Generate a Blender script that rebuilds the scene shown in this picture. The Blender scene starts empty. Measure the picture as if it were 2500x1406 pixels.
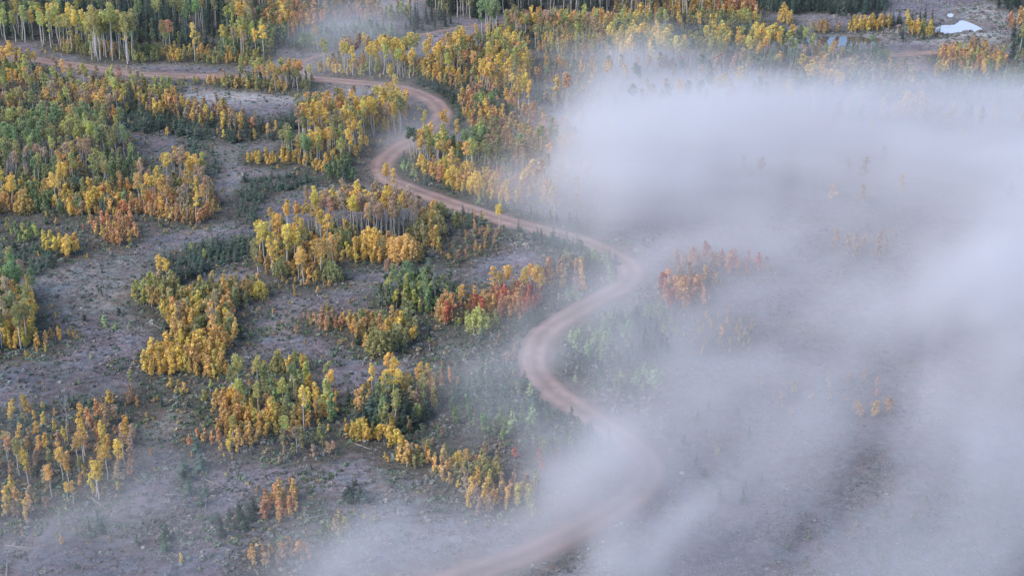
import bpy, math
import numpy as np
from mathutils import Vector, Matrix

# ------------------------------------------------------------------ camera, light, exposure
W0, H0 = 2500.0, 1406.0
FPX = 3964.0
CAM_H = 148.0
PITCH = math.radians(22.0)
SUN_EL, SUN_AZ = math.radians(42), math.radians(-118)     # azimuth measured from +Y (view direction), negative = left
sc = bpy.context.scene
cam_d = bpy.data.cameras.new('camera')
cam = bpy.data.objects.new('camera', cam_d)
sc.collection.objects.link(cam)
cam.location = (0, 0, CAM_H)
cam.rotation_euler = (math.pi/2 - PITCH, 0, 0)
cam_d.sensor_width = 36.0
cam_d.lens = 36.0*FPX/W0
cam_d.clip_start = 1.0
cam_d.clip_end = 20000.0
sc.camera = cam

world = bpy.data.worlds.new('World')
sc.world = world
world.use_nodes = True
wn, wl = world.node_tree.nodes, world.node_tree.links
wn.clear()
sky = wn.new('ShaderNodeTexSky')
sky.sky_type = 'NISHITA'
sky.sun_disc = False
sky.sun_elevation = SUN_EL
sky.sun_rotation = SUN_AZ
sky.altitude = 2600
sky.air_density = 0.8
sky.dust_density = 4.0
sky.ozone_density = 0.4
bg = wn.new('ShaderNodeBackground')
bg.inputs['Strength'].default_value = 0.15
wo = wn.new('ShaderNodeOutputWorld')
wl.new(sky.outputs[0], bg.inputs[0])
wl.new(bg.outputs[0], wo.inputs[0])

sun_d = bpy.data.lights.new('sun', 'SUN')
sun_d.energy = 1.2
sun_d.angle = math.radians(40)
sun_d.color = (1.0, 0.86, 0.74)
sun = bpy.data.objects.new('sun', sun_d)
sc.collection.objects.link(sun)
sdir = Vector((math.sin(SUN_AZ)*math.cos(SUN_EL), math.cos(SUN_AZ)*math.cos(SUN_EL), math.sin(SUN_EL)))
sun.rotation_euler = sdir.to_track_quat('Z', 'Y').to_euler()
sun.location = (-100, 200, 250)

sc.view_settings.view_transform = 'Standard'
sc.view_settings.look = 'None'
sc.view_settings.gamma = 1.0
sc.view_settings.exposure = 1.24
sc.cycles.volume_bounces = 3
sc.cycles.volume_step_rate = 1.0
sc.cycles.volume_max_steps = 256
sc.cycles.max_bounces = 6
sc.cycles.diffuse_bounces = 2
sc.cycles.transmission_bounces = 3
sc.cycles.glossy_bounces = 2
sc.cycles.transparent_max_bounces = 4
sc.cycles.caustics_reflective = False
sc.cycles.caustics_refractive = False

rng = np.random.default_rng(7)
col = sc.collection

# ------------------------------------------------------------------ noise
_perm = np.random.default_rng(3).random(4096)
def _h(ix, iy, iz=0, s=0):
    k = (ix*73856093) ^ (iy*19349663) ^ (iz*83492791) ^ (s*2654435)
    return _perm[k & 4095]
def noise2(x, y, s=0):
    x = np.asarray(x, float); y = np.asarray(y, float)
    ix = np.floor(x).astype(np.int64); iy = np.floor(y).astype(np.int64)
    fx = x-ix; fy = y-iy
    fx = fx*fx*(3-2*fx); fy = fy*fy*(3-2*fy)
    a = _h(ix, iy, 0, s); b = _h(ix+1, iy, 0, s); c = _h(ix, iy+1, 0, s); d = _h(ix+1, iy+1, 0, s)
    return (a*(1-fx)+b*fx)*(1-fy)+(c*(1-fx)+d*fx)*fy
def fbm2(x, y, oct=4, s=0, gain=.5):
    t = 0; a = 1; n = 0
    for o in range(oct):
        t = t+a*noise2(x*2**o+17.3*o, y*2**o-9.1*o, s+o); n += a; a *= gain
    return t/n
def noise3(x, y, z, s=0):
    ix = np.floor(x).astype(np.int64); iy = np.floor(y).astype(np.int64); iz = np.floor(z).astype(np.int64)
    fx = x-ix; fy = y-iy; fz = z-iz
    fx = fx*fx*(3-2*fx); fy = fy*fy*(3-2*fy); fz = fz*fz*(3-2*fz)
    def lay(k):
        a = _h(ix, iy, k, s); b = _h(ix+1, iy, k, s); c = _h(ix, iy+1, k, s); d = _h(ix+1, iy+1, k, s)
        return (a*(1-fx)+b*fx)*(1-fy)+(c*(1-fx)+d*fx)*fy
    return lay(iz)*(1-fz)+lay(iz+1)*fz
def fbm3(x, y, z, oct=4, s=0):
    t = 0; a = 1; n = 0
    for o in range(oct):
        t = t+a*noise3(x*2**o+7.7*o, y*2**o+3.1*o, z*2**o, s+o); n += a; a *= .55
    return t/n
def sstep(a, b, x):
    t = np.clip((x-a)/(b-a), 0, 1); return t*t*(3-2*t)

# ------------------------------------------------------------------ photo pixel <-> world
CT, ST = math.cos(PITCH), math.sin(PITCH)
def unproj0(px, py, z=0.0):
    px = np.asarray(px, float); py = np.asarray(py, float)
    a = (px-W0/2)/FPX; v = (py-H0/2)/FPX
    t = (CAM_H-z)/(ST+v*CT)
    return a*t, (CT-v*ST)*t
def project(x, y, z):
    d = y*CT+(CAM_H-z)*ST
    v = (CAM_H-z)*CT-y*ST
    return W0/2+FPX*x/d, H0/2+FPX*v/d, d

ROAD = [(-160,128),(-60,134),(40,141),(110,148),(200,158),(300,172),(400,178),(520,182),(640,186),(780,193),(860,200),(940,207),
        (1010,220),(1058,242),(1078,268),(1068,292),(1040,312),(1000,336),(962,360),(938,388),(934,412),(952,438),
        (1000,460),(1060,483),(1130,508),(1230,540),(1332,569),(1430,598),(1492,628),(1532,656),(1540,682),(1515,710),
        (1460,742),(1395,778),(1340,812),(1312,845),(1303,880),(1312,918),(1350,958),(1405,993),(1470,1032),(1530,1070),(1575,1112),
        (1586,1145),(1562,1185),(1515,1222),(1450,1262),(1370,1303),(1280,1345),(1200,1376),(1110,1406),(1010,1440),(900,1480)]
SPUR = [(770,192),(738,172),(735,152),(762,140),(795,129)]
UPPER = [(1020,88),(1080,78),(1140,68),(1206,61),(1260,50),(1330,34),(1400,10)]
EAST = [(2050,142),(2130,131),(2200,128),(2310,122),(2400,128),(2520,140),(2680,150)]
def catmull(P, step=2.0):
    P = np.array(P, float)
    Q = np.vstack([2*P[0]-P[1], P, 2*P[-1]-P[-2]])
    out = []
    for i in range(1, len(Q)-2):
        n = max(2, int(np.linalg.norm(Q[i+1]-Q[i])/step))
        t = np.linspace(0, 1, n, endpoint=False)[:, None]
        out.append(.5*((2*Q[i])+(-Q[i-1]+Q[i+1])*t+(2*Q[i-1]-5*Q[i]+4*Q[i+1]-Q[i+2])*t*t+(-Q[i-1]+3*Q[i]-3*Q[i+1]+Q[i+2])*t**3))
    return np.vstack(out+[P[-1:]])
def road_world(P):
    P = np.array(P, float)
    x, y = unproj0(P[:, 0], P[:, 1])
    return catmull(np.stack([x, y], 1), 2.2)
RW = [(road_world(ROAD), 3.7), (road_world(SPUR), 1.6), (road_world(EAST), 2.6), (road_world(UPPER), 1.0)]
POND = [[(2285,62),(2300,57),(2330,55),(2345,44),(2362,48),(2385,58),(2402,68),(2380,73),(2340,74),(2310,79),(2283,75)],
        [(2312,30),(2322,27),(2332,31),(2324,38),(2314,37)],
        [(1960,92),(1990,86),(2050,84),(2100,86),(2150,90),(2158,95),(2140,101),(2080,106),(2030,110),(1985,106)]]
PW = []
for P in POND:
    P = np.array(P, float); x, y = unproj0(P[:, 0], P[:, 1]); PW.append(np.stack([x, y], 1))

def seg_dist(x, y, poly):
    """distance to polyline + index of the nearest vertex"""
    x = np.asarray(x, float).ravel(); y = np.asarray(y, float).ravel()
    best = np.full(x.shape, 1e9); idx = np.zeros(x.shape, int)
    for k in range(0, len(poly)):
        d = (x-poly[k, 0])**2+(y-poly[k, 1])**2
        m = d < best; best[m] = d[m]; idx[m] = k
    return np.sqrt(best), idx
def in_poly(x, y, P):
    x = np.asarray(x, float); y = np.asarray(y, float); c = np.zeros(x.shape, bool); n = len(P)
    for i in range(n):
        x1, y1 = P[i]; x2, y2 = P[(i+1) % n]
        if y1 == y2: continue
        m = ((y1 > y) != (y2 > y)) & (x < (x2-x1)*(y-y1)/(y2-y1)+x1)
        c ^= m
    return c
def base_h(x, y):
    h = 5.0*(fbm2(x/120, y/120, 3, 11)-.5)+1.5*(fbm2(x/26+5, y/26, 3, 21)-.5)+.5*(fbm2(x/7, y/7, 2, 31)-.5)
    return h*sstep(60, 200, np.hypot(x, y))
PONDZ = -0.9
def smooth_line(v, k=9):
    vv = np.pad(v, k, mode='edge'); ker = np.ones(2*k+1)/(2*k+1)
    return np.convolve(vv, ker, 'valid')
RH = [smooth_line(base_h(R[:, 0], R[:, 1])) for R, w in RW]
# coarse lookup grid for the finished height (fast bilinear queries)
GX = np.concatenate([[-9000,-6000,-4000,-2500,-1500,-900,-600], np.arange(-430, 431, 1.6), [600,900,1500,2500,4000,6000,9000]]).astype(float)
GY = np.concatenate([[-9000,-5000,-2500,-1000,-300,0,90], np.arange(170, 430, 1.5), np.arange(430, 1001, 2.2), [1100,1300,1700,2500,4000,7000,12000]]).astype(float)
XX, YY = np.meshgrid(GX, GY)
HH = base_h(XX, YY)
RD = np.full(XX.shape, 99.0); RDM = np.full(XX.shape, 99.0)
inner = (np.abs(XX) < 440) & (YY > 150) & (YY < 1010)
xi, yi = XX[inner], YY[inner]
for (R, w), rh in zip(RW, RH):
    d, k = seg_dist(xi, yi, R)
    wgt = 1-sstep(w+1.2, w+8, d)
    HH[inner] = HH[inner]*(1-wgt)+rh[k]*wgt
    RD[inner] = np.minimum(RD[inner], d-w)
    if w > 3: RDM[inner] = np.minimum(RDM[inner], d-w)
PD = np.full(XX.shape, 99.0)
for P in PW:
    pr = np.vstack([np.linspace(P[i], P[(i+1) % len(P)], 14, endpoint=False) for i in range(len(P))])
    d, k = seg_dist(xi, yi, pr)
    d = np.where(in_poly(xi, yi, P), -d, d)
    PD[inner] = np.minimum(PD[inner], d)
wgt = 1-sstep(1.0, 26, PD)
HH = HH*(1-wgt)+(PONDZ+.12+np.clip(PD, 0, 20)*.03)*wgt
HH = np.where(PD < 1.0, PONDZ-.6*sstep(1.0, -3, PD)+.12, HH)
def height(x, y):
    x = np.asarray(x, float); y = np.asarray(y, float)
    i = np.clip(np.searchsorted(GX, x)-1, 0, len(GX)-2); j = np.clip(np.searchsorted(GY, y)-1, 0, len(GY)-2)
    u = np.clip((x-GX[i])/(GX[i+1]-GX[i]), 0, 1); v = np.clip((y-GY[j])/(GY[j+1]-GY[j]), 0, 1)
    return (HH[j, i]*(1-u)+HH[j, i+1]*u)*(1-v)+(HH[j+1, i]*(1-u)+HH[j+1, i+1]*u)*v
def gridval(G, x, y):
    i = np.clip(np.searchsorted(GX, x)-1, 0, len(GX)-2); j = np.clip(np.searchsorted(GY, y)-1, 0, len(GY)-2)
    return G[j, i]
def at(px, py):
    x, y = unproj0(px, py)
    for _ in range(3):
        x, y = unproj0(px, py, height(x, y))
    return x, y

# ------------------------------------------------------------------ fog opacity seen in the photograph, 100 px grid (percent)
FOG = """
0 0 0 0 0 0 0 6 20 22 6 0 0 0 0 8 6 0 0 0 0 0 0 0 0 0
0 0 0 0 0 0 0 24 60 48 14 0 0 0 18 52 56 26 12 15 8 0 0 0 0 0
0 0 0 0 0 0 0 0 12 20 12 2 6 32 54 75 66 70 64 50 34 24 14 8 4 4
0 0 0 0 0 0 0 0 0 8 34 12 10 42 66 76 84 86 90 87 87 86 82 78 76 76
0 0 0 0 0 0 0 0 0 3 8 2 16 54 88 95 91 92 94 94 94 94 94 94 94 94
0 0 0 0 0 0 0 0 0 0 0 0 14 50 80 94 90 92 93 93 93 93 94 94 94 94
0 0 0 0 0 0 0 0 0 0 0 0 0 13 32 47 58 63 66 70 68 70 76 80 84 88
0 0 0 0 0 0 0 0 0 0 0 0 0 12 32 48 50 54 60 64 68 70 72 78 84 88
0 0 0 0 0 0 0 0 0 0 0 5 16 28 32 40 46 52 54 58 64 68 72 78 82 84
0 0 0 0 0 0 0 0 0 0 2 14 26 37 37 41 46 56 62 66 68 70 72 76 80 82
4 3 0 0 0 0 0 0 0 0 3 16 32 43 35 37 46 50 54 54 54 56 60 64 66 68
13 13 11 15 17 15 11 13 2 0 4 8 20 47 57 68 56 48 50 52 52 52 54 58 60 62
31 25 15 21 25 25 19 23 14 20 22 28 40 55 59 51 44 44 50 54 52 48 52 56 58 60
18 12 10 12 12 10 10 26 40 55 57 57 57 53 26 44 54 50 50 50 48 46 46 48 50 50
6 4 4 4 6 8 12 34 46 59 59 57 51 35 32 46 52 48 46 44 42 42 42 46 48 48
"""
FOG = np.array([[float(v) for v in r.split()] for r in FOG.strip().splitlines()])/100
FOGT = -np.log(1-np.clip(FOG, 0, .955))
# torn streaks and holes in the mist: centre, half length, half width, slope up to the right in degrees, extra optical depth
WISP = [(1750,320,240,42,5,.8),(1560,320,150,28,18,.5),(1500,470,160,50,-5,.35),(1530,745,110,26,25,.6),(2000,645,100,26,10,.35),(2080,772,100,28,-14,.5),
 (2180,805,260,28,12,.4),(2450,760,120,70,0,.5),(1980,868,150,24,18,.3),(1760,985,120,26,-22,.25),(1960,1105,230,34,32,.55),(1640,1290,260,38,30,.5),(2260,1230,220,50,30,.4),
 (1500,1125,110,50,38,.55),(1350,1185,150,30,30,.35),(1050,1310,260,40,8,.35),(1200,1000,160,36,-25,.35),(1420,250,150,24,24,.35),(1620,150,120,26,20,.4),(2250,330,300,30,-3,.4),(1380,395,110,26,12,.3),
 (2380,1080,160,30,30,.3),(1850,1010,180,20,30,.25),(2100,1330,260,34,28,.25),(800,1330,150,30,12,.25),(420,1190,160,30,8,.14),(40,1220,90,40,0,.2),
 (1990,582,90,26,-5,-.6),(1890,832,170,26,-5,-.45),(2120,722,110,26,10,-.35),(2130,1145,110,50,35,-.4),(2000,500,300,20,4,-.9),(1650,560,140,18,10,-.5),(2350,470,160,16,-5,-.8),(1620,400,120,18,12,-.5),(2250,1350,160,30,25,.25),(1700,1180,130,22,33,.3),(1900,1360,140,20,28,.25),(2350,920,130,34,-30,-.4),(2480,1040,70,46,0,-.5),(1755,1070,170,30,35,-.4),
 (1340,1370,140,34,35,-.55),(1540,664,60,18,0,-.4),(1460,1250,110,22,25,-.25),(1650,715,90,40,0,.28),(1480,860,140,80,0,.3),(1560,790,110,40,0,.2),(1640,260,110,20,10,-.4),(1780,520,260,22,6,-.5),(2200,560,240,24,-6,-.4),(2000,1260,150,26,30,-.35),(2280,1000,120,22,30,-.25),(1700,690,60,30,0,-.25),(2350,640,120,26,5,-.3)]
def wisps(px, py):
    px = np.asarray(px, float); py = np.asarray(py, float)
    qx = px+130*(fbm2(px/190, py/120, 4, 301, .6)-.5); qy = py+90*(fbm2(px/170+20, py/90, 4, 302, .6)-.5)
    t = 0
    for cx, cy, L, w, ang, a in WISP:
        c_, s_ = math.cos(math.radians(ang)), math.sin(math.radians(ang)); dx = qx-cx; dy = qy-cy
        u = (dx*c_-dy*s_)/L; v = (dx*s_+dy*c_)/w
        t = t+a*1.3*np.exp(-u*u-v*v)
    return t
def fog_tau(px, py):
    u = np.clip(np.asarray(px, float)/100, 0, 25); v = np.clip(np.asarray(py, float)/100, 0, 14)
    i = np.minimum(u.astype(int), 24); j = np.minimum(v.astype(int), 13); a = u-i; b = v-j
    a = a*a*(3-2*a)*.5+a*.5; b = b*b*(3-2*b)*.5+b*.5
    return np.maximum((FOGT[j, i]*(1-a)+FOGT[j, i+1]*a)*(1-b)+(FOGT[j+1, i]*(1-a)+FOGT[j+1, i+1]*a)*b+wisps(px, py), .0)

# ------------------------------------------------------------------ materials
def mat(name):
    m = bpy.data.materials.new(name); m.use_nodes = True
    n, l = m.node_tree.nodes, m.node_tree.links
    n.clear()
    return m, n, l
def N(n, t, **kw):
    x = n.new(t)
    for k, v in kw.items(): setattr(x, k, v)
    return x
def leaf_material(name, stuff, transl=.5, fixed=None):
    m, n, l = mat(name)
    if stuff:
        a = N(n, 'ShaderNodeAttribute', attribute_name='tint'); src = a.outputs['Color']
    else:
        a = N(n, 'ShaderNodeObjectInfo'); src = a.outputs['Color']
    r = N(n, 'ShaderNodeAttribute', attribute_name='leafvar')
    hs = N(n, 'ShaderNodeHueSaturation')
    mr = N(n, 'ShaderNodeMapRange'); mr.inputs['To Min'].default_value = .478; mr.inputs['To Max'].default_value = .522
    mv = N(n, 'ShaderNodeMapRange'); mv.inputs['To Min'].default_value = .66; mv.inputs['To Max'].default_value = 1.38
    l.new(r.outputs['Fac'], mr.inputs['Value']); l.new(r.outputs['Fac'], mv.inputs['Value'])
    l.new(mr.outputs[0], hs.inputs['Hue']); l.new(mv.outputs[0], hs.inputs['Value']); l.new(src, hs.inputs['Color'])
    d = N(n, 'ShaderNodeBsdfDiffuse'); t = N(n, 'ShaderNodeBsdfTranslucent'); mx = N(n, 'ShaderNodeMixShader')
    mx.inputs[0].default_value = transl
    o = N(n, 'ShaderNodeOutputMaterial')
    l.new(hs.outputs[0], d.inputs[0]); l.new(hs.outputs[0], t.inputs[0])
    l.new(d.outputs[0], mx.inputs[1]); l.new(t.outputs[0], mx.inputs[2]); l.new(mx.outputs[0], o.inputs[0])
    return m
def bark_material(name, c1, c2, scale=5.0, lo=.42, hi=.6):
    m, n, l = mat(name)
    tc = N(n, 'ShaderNodeTexCoord'); mp = N(n, 'ShaderNodeMapping'); mp.inputs['Scale'].default_value = (2, 2, 1)
    nz = N(n, 'ShaderNodeTexNoise'); nz.inputs['Scale'].default_value = scale; nz.inputs['Detail'].default_value = 4
    cr = N(n, 'ShaderNodeValToRGB'); cr.color_ramp.elements[0].position = lo; cr.color_ramp.elements[1].position = hi
    cr.color_ramp.elements[0].color = (*c1, 1); cr.color_ramp.elements[1].color = (*c2, 1)
    b = N(n, 'ShaderNodeBsdfPrincipled'); b.inputs['Roughness'].default_value = .85
    o = N(n, 'ShaderNodeOutputMaterial')
    l.new(tc.outputs['Object'], mp.inputs[0]); l.new(mp.outputs[0], nz.inputs['Vector']); l.new(nz.outputs['Fac'], cr.inputs[0])
    l.new(cr.outputs[0], b.inputs['Base Color']); l.new(b.outputs[0], o.inputs[0])
    return m
M_LEAF = leaf_material('foliage', False); M_LEAFS = leaf_material('foliage_mass', True)
M_NEED = leaf_material('needles', False, .12); M_NEEDS = leaf_material('needles_mass', True, .12)
M_ASP = bark_material('aspen_bark', (.20,.18,.16), (.60,.57,.51), 2.5, .30, .46)
M_CON = bark_material('conifer_bark', (.06,.045,.035), (.16,.12,.09))
M_DEAD = bark_material('weathered_wood', (.20,.18,.17), (.46,.43,.41))
M_GRASS = leaf_material('dry_grass_blades', True, .2)

def ground_material():
    m, n, l = mat('dry_meadow')
    a = N(n, 'ShaderNodeAttribute', attribute_name='tint')
    g = N(n, 'ShaderNodeNewGeometry')
    def nz(scale, det, rough=.6):
        x = N(n, 'ShaderNodeTexNoise'); x.inputs['Scale'].default_value = scale; x.inputs['Detail'].default_value = det; x.inputs['Roughness'].default_value = rough
        l.new(g.outputs['Position'], x.inputs['Vector']); return x
    n1 = nz(.55, 6, .7); n2 = nz(.09, 4); n3 = nz(2.4, 3)
    def ramp(src, p0, p1, v0, v1):
        r = N(n, 'ShaderNodeMapRange'); r.inputs['From Min'].default_value = p0; r.inputs['From Max'].default_value = p1
        r.inputs['To Min'].default_value = v0; r.inputs['To Max'].default_value = v1
        l.new(src, r.inputs['Value']); return r.outputs[0]
    def mul(x, y):
        r = N(n, 'ShaderNodeMath', operation='MULTIPLY'); l.new(x, r.inputs[0]); l.new(y, r.inputs[1]); return r.outputs[0]
    f = mul(mul(ramp(n1.outputs['Fac'], .33, .67, .55, 1.42), ramp(n2.outputs['Fac'], .3, .7, .82, 1.18)), ramp(n3.outputs['Fac'], .3, .7, .75, 1.25))
    vm = N(n, 'ShaderNodeVectorMath', operation='SCALE'); l.new(a.outputs['Color'], vm.inputs[0]); l.new(f, vm.inputs['Scale'])
    # greenish / straw hue mottling
    mx = N(n, 'ShaderNodeMix', data_type='RGBA', blend_type='MULTIPLY')
    cr = N(n, 'ShaderNodeValToRGB'); cr.color_ramp.elements[0].color = (1.08,.97,.9,1); cr.color_ramp.elements[1].color = (.9,1.03,1.0,1)
    cr.color_ramp.elements[0].position = .4; cr.color_ramp.elements[1].position = .62
    n4 = nz(.22, 4); l.new(n4.outputs['Fac'], cr.inputs[0])
    mx.inputs[0].default_value = 1.0
    l.new(vm.outputs[0], mx.inputs[6]); l.new(cr.outputs[0], mx.inputs[7])
    b = N(n, 'ShaderNodeBsdfPrincipled'); b.inputs['Roughness'].default_value = .95; b.inputs['Specular IOR Level'].default_value = .15
    bp = N(n, 'ShaderNodeBump'); bp.inputs['Strength'].default_value = 1.0; bp.inputs['Distance'].default_value = .7
    l.new(n1.outputs['Fac'], bp.inputs['Height']); l.new(bp.outputs[0], b.inputs['Normal'])
    o = N(n, 'ShaderNodeOutputMaterial')
    l.new(mx.outputs[2], b.inputs['Base Color']); l.new(b.outputs[0], o.inputs[0])
    return m
def road_material():
    m, n, l = mat('gravel_road_dirt')
    g = N(n, 'ShaderNodeNewGeometry'); a = N(n, 'ShaderNodeAttribute', attribute_name='across')
    n1 = N(n, 'ShaderNodeTexNoise'); n1.inputs['Scale'].default_value = .35; n1.inputs['Detail'].default_value = 7; n1.inputs['Roughness'].default_value = .65
    n2 = N(n, 'ShaderNodeTexNoise'); n2.inputs['Scale'].default_value = 3.0; n2.inputs['Detail'].default_value = 4
    l.new(g.outputs['Position'], n1.inputs['Vector']); l.new(g.outputs['Position'], n2.inputs['Vector'])
    cr = N(n, 'ShaderNodeValToRGB'); e = cr.color_ramp.elements
    e[0].position = .3; e[0].color = (.29,.20,.165,1); e[1].position = .7; e[1].color = (.41,.295,.25,1)
    l.new(n1.outputs['Fac'], cr.inputs[0])
    # packed wheel tracks are paler, the loose crown and edges darker
    tr = N(n, 'ShaderNodeValToRGB'); t = tr.color_ramp.elements
    t[0].position = 0; t[0].color = (.78,.78,.76,1); t[1].position = 1; t[1].color = (.62,.64,.62,1)
    for p, v in ((.12,.80),(.25,1.16),(.38,1.0),(.5,.78),(.62,1.0),(.75,1.16),(.88,.80)):
        q = t.new(p); q.color = (v, v, v, 1)
    wob = N(n, 'ShaderNodeMath', operation='MULTIPLY_ADD'); wob.inputs[1].default_value = .16
    sub = N(n, 'ShaderNodeMath', operation='SUBTRACT'); sub.inputs[1].default_value = .08
    l.new(n1.outputs['Fac'], wob.inputs[0]); l.new(a.outputs['Fac'], wob.inputs[2]); l.new(wob.outputs[0], sub.inputs[0]); l.new(sub.outputs[0], tr.inputs[0])
    mx = N(n, 'ShaderNodeMix', data_type='RGBA', blend_type='MULTIPLY'); mx.inputs[0].default_value = 1
    l.new(cr.outputs[0], mx.inputs[6]); l.new(tr.outputs[0], mx.inputs[7])
    mr = N(n, 'ShaderNodeMapRange'); mr.inputs['To Min'].default_value = .82; mr.inputs['To Max'].default_value = 1.18
    l.new(n2.outputs['Fac'], mr.inputs['Value'])
    n3 = N(n, 'ShaderNodeTexNoise'); n3.inputs['Scale'].default_value = .07; n3.inputs['Detail'].default_value = 5; l.new(g.outputs['Position'], n3.inputs['Vector'])
    m3 = N(n, 'ShaderNodeMapRange'); m3.inputs['From Min'].default_value = .35; m3.inputs['From Max'].default_value = .65; m3.inputs['To Min'].default_value = .80; m3.inputs['To Max'].default_value = 1.12
    l.new(n3.outputs['Fac'], m3.inputs['Value']); mm = N(n, 'ShaderNodeMath', operation='MULTIPLY'); l.new(m3.outputs[0], mm.inputs[0]); l.new(mr.outputs[0], mm.inputs[1])
    vm = N(n, 'ShaderNodeVectorMath', operation='SCALE'); l.new(mx.outputs[2], vm.inputs[0]); l.new(mm.outputs[0], vm.inputs['Scale'])
    b = N(n, 'ShaderNodeBsdfPrincipled'); b.inputs['Roughness'].default_value = .9; b.inputs['Specular IOR Level'].default_value = .2
    bp = N(n, 'ShaderNodeBump'); bp.inputs['Strength'].default_value = .5; bp.inputs['Distance'].default_value = .15
    l.new(n2.outputs['Fac'], bp.inputs['Height']); l.new(bp.outputs[0], b.inputs['Normal'])
    o = N(n, 'ShaderNodeOutputMaterial')
    l.new(vm.outputs[0], b.inputs['Base Color']); l.new(b.outputs[0], o.inputs[0])
    return m
def water_material(metal=0.0):
    m, n, l = mat('pond_water')
    g = N(n, 'ShaderNodeNewGeometry'); nz = N(n, 'ShaderNodeTexNoise'); nz.inputs['Scale'].default_value = .5; nz.inputs['Detail'].default_value = 3
    l.new(g.outputs['Position'], nz.inputs['Vector'])
    b = N(n, 'ShaderNodeBsdfPrincipled'); b.inputs['Base Color'].default_value = (.018,.022,.028,1)
    b.inputs['Roughness'].default_value = .04; b.inputs['IOR'].default_value = 1.8; b.inputs['Metallic'].default_value = metal
    if metal: b.inputs['Base Color'].default_value = (.66, .61, .58, 1)
    b.inputs['Specular IOR Level'].default_value = 1.0
    bp = N(n, 'ShaderNodeBump'); bp.inputs['Strength'].default_value = .06; bp.inputs['Distance'].default_value = .05
    l.new(nz.outputs['Fac'], bp.inputs['Height']); l.new(bp.outputs[0], b.inputs['Normal'])
    o = N(n, 'ShaderNodeOutputMaterial'); l.new(b.outputs[0], o.inputs[0])
    return m
M_GROUND, M_ROAD, M_WATER, M_WATERB = ground_material(), road_material(), water_material(), water_material(.28)

# ------------------------------------------------------------------ mesh helpers (everything is made of quads)
def mesh_from(name, V, Q, mats, mi=None, tint=None, var=None, across=None, smooth=False):
    me = bpy.data.meshes.new(name)
    V = np.ascontiguousarray(V, np.float32); Q = np.ascontiguousarray(Q, np.int32)
    me.vertices.add(len(V)); me.vertices.foreach_set('co', V.ravel())
    me.loops.add(Q.size); me.loops.foreach_set('vertex_index', Q.ravel())
    me.polygons.add(len(Q)); me.polygons.foreach_set('loop_start', np.arange(0, Q.size, 4, dtype=np.int32))
    if mi is not None: me.polygons.foreach_set('material_index', np.ascontiguousarray(mi, np.int32))
    if smooth: me.polygons.foreach_set('use_smooth', np.ones(len(Q), bool))
    for m in mats: me.materials.append(m)
    if tint is not None:
        at_ = me.attributes.new('tint', 'FLOAT_COLOR', 'POINT')
        c = np.ones((len(V), 4), np.float32); c[:, :3] = tint
        at_.data.foreach_set('color', c.ravel())
    if var is not None:
        at_ = me.attributes.new('leafvar', 'FLOAT', 'POINT'); at_.data.foreach_set('value', np.ascontiguousarray(var, np.float32))
    if across is not None:
        at_ = me.attributes.new('across', 'FLOAT', 'POINT'); at_.data.foreach_set('value', np.ascontiguousarray(across, np.float32))
    me.update(calc_edges=True)
    return me
def link(name, me, parent=None):
    o = bpy.data.objects.new(name, me); col.objects.link(o); o.parent = parent; return o
def tag(o, label=None, cat=None, group=None, kind=None):
    if label: o['label'] = label
    if cat: o['category'] = cat
    if group: o['group'] = group
    if kind: o['kind'] = kind
    return o

def tube(P, R, sides=5):
    P = np.array(P, float); R = np.array(R, float); n = len(P)
    V = np.zeros((n, sides, 3))
    for i in range(n):
        d = P[min(i+1, n-1)]-P[max(i-1, 0)]; d /= np.linalg.norm(d)+1e-9
        a = np.cross(d, (0, 1, 0) if abs(d[1]) < .9 else (1, 0, 0)); a /= np.linalg.norm(a); b = np.cross(d, a)
        th = np.arange(sides)*2*math.pi/sides
        V[i] = P[i]+R[i]*(np.cos(th)[:, None]*a+np.sin(th)[:, None]*b)
    Q = [(i*sides+j, i*sides+(j+1) % sides, (i+1)*sides+(j+1) % sides, (i+1)*sides+j) for i in range(n-1) for j in range(sides)]
    return V.reshape(-1, 3), np.array(Q)
def join(parts):
    V = []; Q = []; o = 0
    for v, q in parts:
        V.append(v); Q.append(q+o); o += len(v)
    return np.vstack(V), np.vstack(Q)
def leaves(C, size, r, out=None, flat=0.0):
    """one small bent quad per leaf clump"""
    n = len(C)
    a = r.normal(size=(n, 3)); a[:, 2] *= (1-flat)
    if out is not None: a = a*.8+out*.9
    a /= np.linalg.norm(a, axis=1)[:, None]+1e-9                 # face normal
    t = r.normal(size=(n, 3)); t -= (t*a).sum(1)[:, None]*a; t /= np.linalg.norm(t, axis=1)[:, None]+1e-9
    b = np.cross(a, t)
    s = (size*r.uniform(.6, 1.25, n))[:, None]
    v = np.stack([C-t*s*.55-b*s*.35, C+t*s*.45-b*s*.5, C+t*s*.6+b*s*.4, C-t*s*.4+b*s*.5], 1)
    return v.reshape(-1, 3), np.arange(4*n).reshape(-1, 4)

def blob_points(n, c, rad, r, shell=.45):
    d = r.normal(size=(n, 3)); d /= np.linalg.norm(d, axis=1)[:, None]
    rr = r.random(n)**shell
    return c+d*rr[:, None]*rad, d

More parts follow.
